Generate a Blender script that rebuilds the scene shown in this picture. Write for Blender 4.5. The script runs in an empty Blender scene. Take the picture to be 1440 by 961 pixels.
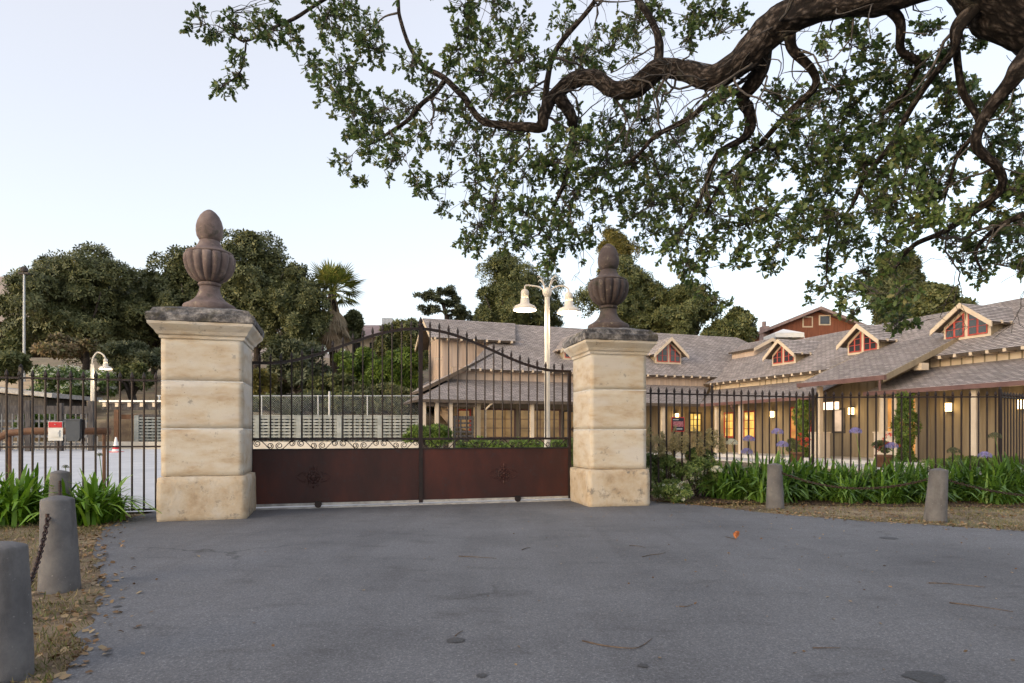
import bpy, bmesh, math, random
import numpy as np
from mathutils import Vector, Matrix, noise as mnoise

R = math.radians
sc = bpy.context.scene
col = sc.collection
FP, EYE, HZ = 900.0, 1.3, 610.0          # photo focal length in px (1440 wide), eye height, horizon row

# ------------------------------------------------------------------ camera
cam = bpy.data.cameras.new('camera')
cam.sensor_width = 36.0
cam.lens = FP / 1440 * 36
cam.shift_y = (HZ - 480.5) / 1440
cam.clip_start = 0.05
cam.clip_end = 4000
cam_o = bpy.data.objects.new('camera', cam)
cam_o.location = (0, 0, EYE)
cam_o.rotation_euler = (R(90), 0, 0)
col.objects.link(cam_o)
sc.camera = cam_o

# ------------------------------------------------------------------ sky and sun
SUN_EL, SUN_AZ = 12.0, 228.0              # soft evening light from the left, behind the camera
world = bpy.data.worlds.new('World')
sc.world = world
world.use_nodes = True
nt = world.node_tree
nt.nodes.clear()
sky = nt.nodes.new('ShaderNodeTexSky')
sky.sky_type = 'NISHITA'
sky.sun_disc = False
sky.sun_elevation = R(SUN_EL)
sky.sun_rotation = R(SUN_AZ)
sky.air_density = 1.0
sky.dust_density = 2.0
sky.ozone_density = 1.0
bg = nt.nodes.new('ShaderNodeBackground')
bg.inputs['Strength'].default_value = 0.15
wo = nt.nodes.new('ShaderNodeOutputWorld')
veil = nt.nodes.new('ShaderNodeMix')         # thin even high cloud over the clear evening sky
veil.data_type = 'RGBA'
veil.inputs[0].default_value = 0.27
veil.inputs[7].default_value = (6.9, 6.15, 5.75, 1)
nt.links.new(sky.outputs[0], veil.inputs[6])
nt.links.new(veil.outputs[2], bg.inputs[0])
nt.links.new(bg.outputs[0], wo.inputs[0])
sun = bpy.data.lights.new('sun', 'SUN')
sun.energy = 0.6
sun.angle = R(50)
sun.color = (1.0, 0.93, 0.87)
sun_o = bpy.data.objects.new('sun', sun)
sd = Vector((math.sin(R(SUN_AZ)) * math.cos(R(SUN_EL)), math.cos(R(SUN_AZ)) * math.cos(R(SUN_EL)), math.sin(R(SUN_EL))))
sun_o.rotation_euler = (-sd).to_track_quat('-Z', 'Y').to_euler()
sun_o.location = sd * 60
col.objects.link(sun_o)
sc.view_settings.view_transform = 'Standard'
sc.view_settings.look = 'None'
sc.view_settings.gamma = 1.0
sc.view_settings.exposure = 1.08
sc.view_settings.use_curve_mapping = False

# ------------------------------------------------------------------ helpers
def W(px, py, Y):
    return Vector(((px - 720) / FP * Y, Y, EYE + (HZ - py) / FP * Y))

def frame(ox, oy, ang):
    c, s = math.cos(R(ang)), math.sin(R(ang))
    return lambda p, q, z: Vector((ox + p * c + q * s, oy + p * s - q * c, z))
ID = lambda x, y, z: Vector((x, y, z))

WL = {}
class MB:
    def __init__(self):
        self.v, self.f, self.uv = [], [], []
    def add(self, vs, fs, uvs=None):
        n = len(self.v)
        self.v += [Vector(a) for a in vs]
        self.f += [tuple(i + n for i in f) for f in fs]
        self.uv += uvs if uvs else [None] * len(fs)
        return self
    def box(self, a, b, fr=ID):
        (x0, y0, z0), (x1, y1, z1) = a, b
        x0, x1 = min(x0, x1), max(x0, x1); y0, y1 = min(y0, y1), max(y0, y1); z0, z1 = min(z0, z1), max(z0, z1)
        vs = [fr(x, y, z) for z in (z0, z1) for x, y in ((x0, y0), (x1, y0), (x1, y1), (x0, y1))]
        fs = [(0, 3, 2, 1), (4, 5, 6, 7), (0, 1, 5, 4), (1, 2, 6, 5), (2, 3, 7, 6), (3, 0, 4, 7)]
        return self.add(vs, fs)
    def extrude(self, pts, off):
        n = len(pts); off = Vector(off)
        vs = [Vector(p) for p in pts] + [Vector(p) + off for p in pts]
        fs = [tuple(range(n - 1, -1, -1)), tuple(range(n, 2 * n))] + [(i, (i + 1) % n, n + (i + 1) % n, n + i) for i in range(n)]
        return self.add(vs, fs)
    def tube(self, pts, rad, n=8, cap=True, jit=0.0, seed=0, uv=False):
        pts = [Vector(p) for p in pts]
        if not hasattr(rad, '__len__'):
            rad = [rad] * len(pts)
        m = len(pts); vs = []; fs = []
        t = (pts[1] - pts[0]).normalized()
        u = t.orthogonal().normalized()
        for i in range(m):
            t2 = (pts[min(i + 1, m - 1)] - pts[max(i - 1, 0)]).normalized()
            u = (u - t2 * u.dot(t2))
            u = u.normalized() if u.length > 1e-6 else t2.orthogonal().normalized()
            w = t2.cross(u)
            for k in range(n):
                a = 2 * math.pi * k / n
                d = u * math.cos(a) + w * math.sin(a)
                r = rad[i]
                if uv:
                    r *= 1 + .05 * mnoise.noise(pts[i] * 14 + d * 5) + .10 * max(0, mnoise.noise(pts[i] * 3.1 + d * 1.1 + Vector((5, 5, 5)))) ** 1.0
                if jit:
                    r *= 1 + jit * mnoise.noise(pts[i] * 2.2 + d * 1.3 + Vector((seed, 0, 0))) + jit * .6 * mnoise.noise(pts[i] * 6 + d * 3)
                vs.append(pts[i] + d * r)
        dist = [0.0]
        for i in range(1, m): dist.append(dist[-1] + (pts[i] - pts[i - 1]).length)
        uvs = []; circ = 2 * math.pi * (sum(rad) / m)
        for i in range(m - 1):
            for k in range(n):
                k2 = (k + 1) % n
                fs.append((i * n + k, i * n + k2, (i + 1) * n + k2, (i + 1) * n + k))
                uvs.append([(circ * k / n, dist[i]), (circ * (k + 1) / n, dist[i]), (circ * (k + 1) / n, dist[i + 1]), (circ * k / n, dist[i + 1])])
        if cap:
            fs.append(tuple(range(n - 1, -1, -1))); fs.append(tuple((m - 1) * n + k for k in range(n))); uvs += [[(0, 0)] * n] * 2
        return self.add(vs, fs, uvs if uv else None)
    def lathe(self, prof, c, n=24, mod=None, cap=True):
        c = Vector(c); vs = []; fs = []
        for j, (r, z) in enumerate(prof):
            for k in range(n):
                a = 2 * math.pi * k / n
                rr = r * (mod(j, a) if mod else 1)
                vs.append(c + Vector((rr * math.cos(a), rr * math.sin(a), z)))
        for j in range(len(prof) - 1):
            for k in range(n):
                k2 = (k + 1) % n
                fs.append((j * n + k, j * n + k2, (j + 1) * n + k2, (j + 1) * n + k))
        if cap:
            fs.append(tuple(range(n - 1, -1, -1))); fs.append(tuple((len(prof) - 1) * n + k for k in range(n)))
        return self.add(vs, fs)
    def mesh(self, name, off=Vector((0, 0, 0)), smooth=False):
        me = bpy.data.meshes.new(name)
        me.from_pydata([tuple(v - off) for v in self.v], [], self.f)
        if any(u is not None for u in self.uv):
            ul = me.uv_layers.new(name='UVMap')
            for p, u in zip(me.polygons, self.uv):
                if u:
                    for li, q in zip(p.loop_indices, u):
                        ul.data[li].uv = q
        if smooth:
            me.polygons.foreach_set('use_smooth', [True] * len(me.polygons))
        me.update()
        return me
    def build(self, name, mat, parent=None, loc=None, smooth=False):
        off = WL[parent.name] if parent else Vector(loc or (0, 0, 0))
        return link(name, self.mesh(name, off, smooth), mat, parent, None if parent else off)

def link(name, me, mat=None, parent=None, loc=None, rot=None, scale=None):
    o = bpy.data.objects.new(name, me)
    if mat and not me.materials:
        me.materials.append(mat)
    if parent:
        o.parent = parent
    if loc is not None:
        o.location = loc
    if rot is not None:
        o.rotation_euler = rot
    if scale is not None:
        o.scale = scale
    col.objects.link(o)
    WL[o.name] = (WL[parent.name] if parent else Vector((0, 0, 0))) + Vector(loc if loc is not None else (0, 0, 0))
    return o

def tag(o, label=None, cat=None, group=None, kind=None):
    if label: o['label'] = label
    if cat: o['category'] = cat
    if group: o['group'] = group
    if kind: o['kind'] = kind
    return o

def thing(name, label, cat, loc, group=None):
    o = bpy.data.objects.new(name, None)
    o.empty_display_size = 0.2
    o.location = loc
    col.objects.link(o)
    WL[o.name] = Vector(loc)
    return tag(o, label, cat, group)

def inst(name, me, parent, wloc, rotz=0.0, scale=None):
    return link(name, me, None, parent, Vector(wloc) - (WL[parent.name] if parent else Vector((0, 0, 0))), (0, 0, rotz), scale)

def smooth_path(pts, k=4):
    """Catmull-Rom through tuples of any width"""
    P = [np.array(p, float) for p in pts]
    P = [2 * P[0] - P[1]] + P + [2 * P[-1] - P[-2]]
    out = []
    for i in range(1, len(P) - 2):
        for j in range(k):
            t = j / k
            out.append(.5 * (2 * P[i] + (P[i + 1] - P[i - 1]) * t + (2 * P[i - 1] - 5 * P[i] + 4 * P[i + 1] - P[i + 2]) * t * t + (3 * P[i] - P[i - 1] - 3 * P[i + 1] + P[i + 2]) * t ** 3))
    out.append(P[-2])
    return out

# ------------------------------------------------------------------ materials
def newmat(name):
    m = bpy.data.materials.new(name); m.use_nodes = True
    n = m.node_tree; b = n.nodes['Principled BSDF']
    return m, n, b
def nd(n, t, **kw):
    x = n.nodes.new(t)
    for k, v in kw.items():
        if k in x.inputs: x.inputs[k].default_value = v
        else: setattr(x, k, v)
    return x
def pos(n):
    return n.nodes.new('ShaderNodeNewGeometry').outputs['Position']
def ramp(n, fac, stops):
    r = n.nodes.new('ShaderNodeValToRGB'); e = r.color_ramp.elements
    while len(e) < len(stops): e.new(0.5)
    for i, (p, c) in enumerate(stops):
        e[i].position = p; e[i].color = (*c, 1)
    n.links.new(fac, r.inputs[0])
    return r.outputs[0]
def mixc(n, a, b, fac, mode='MIX'):
    m = n.nodes.new('ShaderNodeMix'); m.data_type = 'RGBA'; m.blend_type = mode
    for s, v in ((m.inputs[0], fac), (m.inputs[6], a), (m.inputs[7], b)):
        if hasattr(v, 'is_linked') or hasattr(v, 'links'): n.links.new(v, s)
        else: s.default_value = v if not isinstance(v, tuple) else (*v, 1)
    return m.outputs[2]
def noisef(n, scale, detail=5, rough=.55, vec=None, stretch=None):
    v = vec if vec is not None else pos(n)
    if stretch:
        mp = nd(n, 'ShaderNodeMapping'); mp.inputs['Scale'].default_value = stretch
        n.links.new(v, mp.inputs[0]); v = mp.outputs[0]
    t = nd(n, 'ShaderNodeTexNoise', Scale=scale, Detail=detail, Roughness=rough)
    n.links.new(v, t.inputs['Vector'])
    return t.outputs['Fac']
def bump(n, b, h, strength=.4, dist=.02):
    bp = nd(n, 'ShaderNodeBump', Strength=strength, Distance=dist)
    n.links.new(h, bp.inputs['Height']); n.links.new(bp.outputs[0], b.inputs['Normal'])
def nmat(name, c1, c2, scale=4, rough=.8, bs=0, bscale=30, bdist=.01, metal=0, stretch=None, lo=.35, hi=.65):
    m, n, b = newmat(name)
    c = ramp(n, noisef(n, scale, stretch=stretch), [(lo, c1), (hi, c2)])
    n.links.new(c, b.inputs['Base Color'])
    b.inputs['Roughness'].default_value = rough; b.inputs['Metallic'].default_value = metal
    if bs: bump(n, b, noisef(n, bscale, stretch=stretch), bs, bdist)
    return m
def emat(name, c, s):
    m, n, b = newmat(name)
    b.inputs['Base Color'].default_value = (*c, 1)
    b.inputs['Emission Color'].default_value = (*c, 1); b.inputs['Emission Strength'].default_value = s
    return m
def leafmat(name, cols, trans=.25, rough=.5):
    m, n, b = newmat(name)
    g = n.nodes.new('ShaderNodeNewGeometry')
    k = len(cols)
    c = ramp(n, g.outputs['Random Per Island'], [(i / max(1, k - 1), c) for i, c in enumerate(cols)])
    big = noisef(n, .9, 2)
    c = mixc(n, c, ramp(n, big, [(.3, (.55, .6, .5)), (.7, (1.25, 1.2, 1.1))]), 1.0, 'MULTIPLY')
    n.links.new(c, b.inputs['Base Color']); b.inputs['Roughness'].default_value = rough
    b.inputs['Specular IOR Level'].default_value = .3
    if trans:
        t = n.nodes.new('ShaderNodeBsdfTranslucent'); n.links.new(c, t.inputs[0])
        mx = n.nodes.new('ShaderNodeMixShader'); mx.inputs[0].default_value = trans
        n.links.new(b.outputs[0], mx.inputs[1]); n.links.new(t.outputs[0], mx.inputs[2])
        n.links.new(mx.outputs[0], n.nodes['Material Output'].inputs[0])
    return m

def mat_asphalt():
    m, n, b = newmat('asphalt')
    fine = noisef(n, 75, 4, .8)
    c = ramp(n, fine, [(.28, (.050, .052, .059)), (.45, (.106, .109, .120)), (.57, (.142, .146, .158)), (.70, (.34, .345, .36))])
    big = noisef(n, .55, 6, .6)
    c = mixc(n, c, ramp(n, big, [(.3, (.66, .66, .68)), (.5, (.96, .96, .97)), (.75, (1.2, 1.2, 1.21))]), 1.0, 'MULTIPLY')
    med = noisef(n, 3.2, 5, .6, stretch=(.5, 1.2, 1))
    c = mixc(n, c, ramp(n, med, [(.28, (.5, .48, .47)), (.44, (1, 1, 1))]), .55, 'MULTIPLY')
    tyre = noisef(n, .9, 4, .6, stretch=(2.6, .22, 1))
    c = mixc(n, c, ramp(n, tyre, [(.36, (.8, .79, .79)), (.5, (1, 1, 1)), (.7, (1.06, 1.06, 1.06))]), .55, 'MULTIPLY')
    v = nd(n, 'ShaderNodeTexVoronoi', Scale=.32); v.feature = 'DISTANCE_TO_EDGE'
    ds = noisef(n, 2.5, 4)
    ad = nd(n, 'ShaderNodeVectorMath', operation='ADD'); sc_ = nd(n, 'ShaderNodeVectorMath', operation='SCALE'); sc_.inputs['Scale'].default_value = .9
    t2 = nd(n, 'ShaderNodeTexNoise', Scale=1.6, Detail=5)
    n.links.new(pos(n), t2.inputs['Vector']); n.links.new(t2.outputs['Color'], sc_.inputs[0])
    n.links.new(pos(n), ad.inputs[0]); n.links.new(sc_.outputs[0], ad.inputs[1]); n.links.new(ad.outputs[0], v.inputs['Vector'])
    crack = ramp(n, v.outputs['Distance'], [(0, (.3, .3, .3)), (.010, (1, 1, 1))])
    gate_ = ramp(n, noisef(n, .35, 2), [(.52, (0, 0, 0)), (.62, (.8, .8, .8))])
    c = mixc(n, c, crack, gate_, 'MULTIPLY')
    n.links.new(c, b.inputs['Base Color']); b.inputs['Roughness'].default_value = .78
    bump(n, b, fine, .5, .006)
    return m

def mat_stone():
    m, n, b = newmat('limestone')
    a = noisef(n, 2.4, 7, .6, stretch=(1, 1, 2.6))
    c = ramp(n, a, [(.26, (.37, .275, .185)), (.42, (.48, .40, .305)), (.55, (.53, .475, .395)), (.72, (.55, .515, .46))])
    pale = noisef(n, 1.3, 4, stretch=(.6, .6, 2.2))
    c = mixc(n, c, (.54, .51, .475), ramp(n, pale, [(.52, (0, 0, 0)), (.66, (.85, .85, .85))]))
    lich = noisef(n, 7, 8, .7)
    c = mixc(n, c, (.15, .145, .15), ramp(n, lich, [(.60, (0, 0, 0)), (.68, (.6, .6, .6))]))
    pit = noisef(n, 38, 2)
    c = mixc(n, c, (.14, .10, .07), ramp(n, pit, [(.715, (0, 0, 0)), (.75, (.9, .9, .9))]))
    n.links.new(c, b.inputs['Base Color']); b.inputs['Roughness'].default_value = .9
    bump(n, b, noisef(n, 22, 7, .65), .55, .012)
    return m
def mat_plinth():
    m, n, b = newmat('weathered_limestone')
    a = noisef(n, 3.0, 7, .65)
    c = ramp(n, a, [(.26, (.30, .22, .14)), (.42, (.44, .35, .25)), (.56, (.50, .43, .34)), (.72, (.52, .48, .43))])
    lich = noisef(n, 4.2, 9, .72)
    c = mixc(n, c, (.10, .098, .10), ramp(n, lich, [(.56, (0, 0, 0)), (.68, (.85, .85, .85))]))
    n.links.new(c, b.inputs['Base Color']); b.inputs['Roughness'].default_value = .92
    bump(n, b, noisef(n, 16, 8, .7), .8, .02)
    return m
def mat_cap():
    m, n, b = newmat('lichen_capstone')
    a = noisef(n, 5.5, 9, .72)
    c = ramp(n, a, [(.34, (.022, .022, .026)), (.47, (.07, .068, .072)), (.56, (.20, .19, .19)), (.68, (.42, .40, .39))])
    c = mixc(n, c, (.10, .085, .04), ramp(n, noisef(n, 3.1, 6), [(.55, (0, 0, 0)), (.7, (.7, .7, .7))]))
    n.links.new(c, b.inputs['Base Color']); b.inputs['Roughness'].default_value = .95
    bump(n, b, noisef(n, 20, 8, .7), 1.0, .03)
    return m
def mat_urn(name, k):
    m, n, b = newmat(name)
    a = noisef(n, 3.5, 8, .65)
    c = ramp(n, a, [(p_, tuple(k * v for v in c_)) for p_, c_ in ((.3, (.085, .062, .062)), (.5, (.15, .112, .108)), (.7, (.23, .185, .175)))])
    c = mixc(n, c, (.30, .26, .20), ramp(n, noisef(n, 9, 8, .7), [(.58, (0, 0, 0)), (.68, (.75, .75, .75))]))
    c = mixc(n, c, (.04, .042, .03), ramp(n, noisef(n, 4.6, 7, .7), [(.55, (0, 0, 0)), (.68, (.8, .8, .8))]))
    n.links.new(c, b.inputs['Base Color']); b.inputs['Roughness'].default_value = .88
    bump(n, b, noisef(n, 40, 6), .4, .01)
    return m
def mat_shingle():
    m, n, b = newmat('roof_shingles')
    uv = n.nodes.new('ShaderNodeUVMap').outputs[0]
    br = nd(n, 'ShaderNodeTexBrick', Scale=1.0)
    br.offset = .5; br.inputs['Color1'].default_value = (.49, .445, .415, 1); br.inputs['Color2'].default_value = (.29, .26, .242, 1)
    br.inputs['Mortar'].default_value = (.09, .08, .085, 1); br.inputs['Mortar Size'].default_value = .012
    br.inputs['Brick Width'].default_value = .26; br.inputs['Row Height'].default_value = .145; br.inputs['Bias'].default_value = 0
    n.links.new(uv, br.inputs['Vector'])
    c = mixc(n, br.outputs[0], ramp(n, noisef(n, .8, 5), [(.3, (.85, .83, .82)), (.7, (1.12, 1.08, 1.08))]), 1.0, 'MULTIPLY')
    c = mixc(n, c, ramp(n, noisef(n, 25, 3), [(.3, (.8, .8, .8)), (.7, (1.2, 1.2, 1.2))]), 1.0, 'MULTIPLY')
    n.links.new(c, b.inputs['Base Color']); b.inputs['Roughness'].default_value = .9
    bump(n, b, br.outputs['Fac'], -.4, .01)
    return m
def mat_rust():
    m, n, b = newmat('rusted_panel_steel')
    a = noisef(n, 1.6, 7, .6, stretch=(1, 1, .45))
    c = ramp(n, a, [(.3, (.020, .006, .006)), (.5, (.042, .010, .008)), (.68, (.075, .017, .011))])
    c = mixc(n, c, (.03, .02, .025), ramp(n, noisef(n, 9, 6, .7), [(.55, (0, 0, 0)), (.7, (.7, .7, .7))]))
    n.links.new(c, b.inputs['Base Color']); b.inputs['Roughness'].default_value = .6; b.inputs['Metallic'].default_value = .15
    bump(n, b, noisef(n, 6, 4), .15, .01)
    return m
def mat_oak_bark():
    m, n, b = newmat('furrowed_oak_bark')
    uv = n.nodes.new('ShaderNodeUVMap').outputs[0]
    t2 = nd(n, 'ShaderNodeTexNoise', Scale=9, Detail=5); n.links.new(uv, t2.inputs['Vector'])
    s_ = nd(n, 'ShaderNodeVectorMath', operation='SCALE'); s_.inputs['Scale'].default_value = .09
    a_ = nd(n, 'ShaderNodeVectorMath', operation='ADD')
    n.links.new(t2.outputs['Color'], s_.inputs[0]); n.links.new(uv, a_.inputs[0]); n.links.new(s_.outputs[0], a_.inputs[1])
    mp = nd(n, 'ShaderNodeMapping'); mp.inputs['Scale'].default_value = (34, 13, 1); n.links.new(a_.outputs[0], mp.inputs[0])
    v = nd(n, 'ShaderNodeTexVoronoi', Scale=1.0, Randomness=1); v.feature = 'F1'; n.links.new(mp.outputs[0], v.inputs['Vector'])
    nz = noisef(n, 26, 8, .75)
    h = nd(n, 'ShaderNodeMath', operation='MULTIPLY_ADD'); n.links.new(v.outputs['Distance'], h.inputs[0]); h.inputs[1].default_value = -.8; n.links.new(nz, h.inputs[2])
    c = ramp(n, h.outputs[0], [(.0, (.014, .011, .010)), (.22, (.05, .039, .034)), (.45, (.125, .104, .094))])
    c = mixc(n, c, (.16, .16, .13), ramp(n, noisef(n, 6, 7, .7), [(.58, (0, 0, 0)), (.72, (.5, .5, .5))]))
    n.links.new(c, b.inputs['Base Color']); b.inputs['Roughness'].default_value = .95; b.inputs['Specular IOR Level'].default_value = .2
    bump(n, b, h.outputs[0], 1.0, .022)
    return m
def mat_bark():
    m, n, b = newmat('oak_bark')
    v = nd(n, 'ShaderNodeTexVoronoi', Scale=30, Randomness=1); v.feature = 'DISTANCE_TO_EDGE'
    mp = nd(n, 'ShaderNodeMapping'); mp.inputs['Scale'].default_value = (.6, .6, .9)
    t2 = nd(n, 'ShaderNodeTexNoise', Scale=7, Detail=4); n.links.new(pos(n), t2.inputs['Vector'])
    s_ = nd(n, 'ShaderNodeVectorMath', operation='SCALE'); s_.inputs['Scale'].default_value = .12
    a_ = nd(n, 'ShaderNodeVectorMath', operation='ADD')
    n.links.new(t2.outputs['Color'], s_.inputs[0]); n.links.new(pos(n), a_.inputs[0]); n.links.new(s_.outputs[0], a_.inputs[1])
    n.links.new(a_.outputs[0], mp.inputs[0]); n.links.new(mp.outputs[0], v.inputs['Vector'])
    nz = noisef(n, 11, 8, .7)
    c = ramp(n, nz, [(.3, (.025, .019, .017)), (.5, (.075, .058, .050)), (.7, (.17, .145, .13))])
    c = mixc(n, c, ramp(n, v.outputs['Distance'], [(0, (.35, .32, .3)), (.25, (1, 1, 1))]), .8, 'MULTIPLY')
    n.links.new(c, b.inputs['Base Color']); b.inputs['Roughness'].default_value = .92
    h = nd(n, 'ShaderNodeMath', operation='MULTIPLY_ADD'); n.links.new(ramp(n, v.outputs['Distance'], [(0, (0, 0, 0)), (.2, (1, 1, 1))]), h.inputs[0]); h.inputs[1].default_value = 1.0
    n.links.new(nz, h.inputs[2]); bump(n, b, h.outputs[0], .9, .02)
    return m
def mat_ground():
    m, n, b = newmat('dry_soil')
    c = ramp(n, noisef(n, 1.2, 8, .65), [(.3, (.10, .065, .045)), (.5, (.20, .145, .09)), (.7, (.33, .26, .16))])
    c = mixc(n, c, (.10, .12, .04), ramp(n, noisef(n, .5, 6, .7), [(.5, (0, 0, 0)), (.68, (.7, .7, .7))]))
    c = mixc(n, c, ramp(n, noisef(n, 60, 3), [(.3, (.6, .6, .6)), (.7, (1.35, 1.35, 1.35))]), 1.0, 'MULTIPLY')
    n.links.new(c, b.inputs['Base Color']); b.inputs['Roughness'].default_value = .95
    bump(n, b, noisef(n, 45, 5), .6, .02)
    return m
def mat_concrete(name, c1, c2, joints=False):
    m, n, b = newmat(name)
    c = ramp(n, noisef(n, 1.1, 8, .65), [(.3, c1), (.7, c2)])
    c = mixc(n, c, ramp(n, noisef(n, 80, 3), [(.3, (.86, .86, .86)), (.7, (1.1, 1.1, 1.1))]), 1.0, 'MULTIPLY')
    n.links.new(c, b.inputs['Base Color']); b.inputs['Roughness'].default_value = .85
    bump(n, b, noisef(n, 70, 4), .25, .005)
    return m
def mat_bollard():
    m, n, b = newmat('bollard_concrete')
    c = ramp(n, noisef(n, 3.2, 8, .7), [(.3, (.075, .073, .079)), (.5, (.115, .112, .118)), (.7, (.17, .165, .168))])
    c = mixc(n, c, (.05, .045, .042), ramp(n, noisef(n, 5, 6, .65, stretch=(1, 1, .25)), [(.55, (0, 0, 0)), (.7, (.6, .6, .6))]))
    c = mixc(n, c, (.30, .29, .28), ramp(n, noisef(n, 45, 3), [(.69, (0, 0, 0)), (.73, (.8, .8, .8))]))
    n.links.new(c, b.inputs['Base Color']); b.inputs['Roughness'].default_value = .9
    bump(n, b, noisef(n, 60, 5, .7), .5, .008)
    return m
def mat_window(name, c, s, amt):
    """lit room seen through glass: uneven warm light"""
    m, n, b = newmat(name)
    f = noisef(n, 1.7, 3)
    cc = ramp(n, f, [(.35, tuple(x * .55 for x in c)), (.65, c)])
    b.inputs['Base Color'].default_value = (.02, .02, .02, 1); b.inputs['Roughness'].default_value = .12
    n.links.new(cc, b.inputs['Emission Color']); b.inputs['Emission Strength'].default_value = s
    return m

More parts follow.
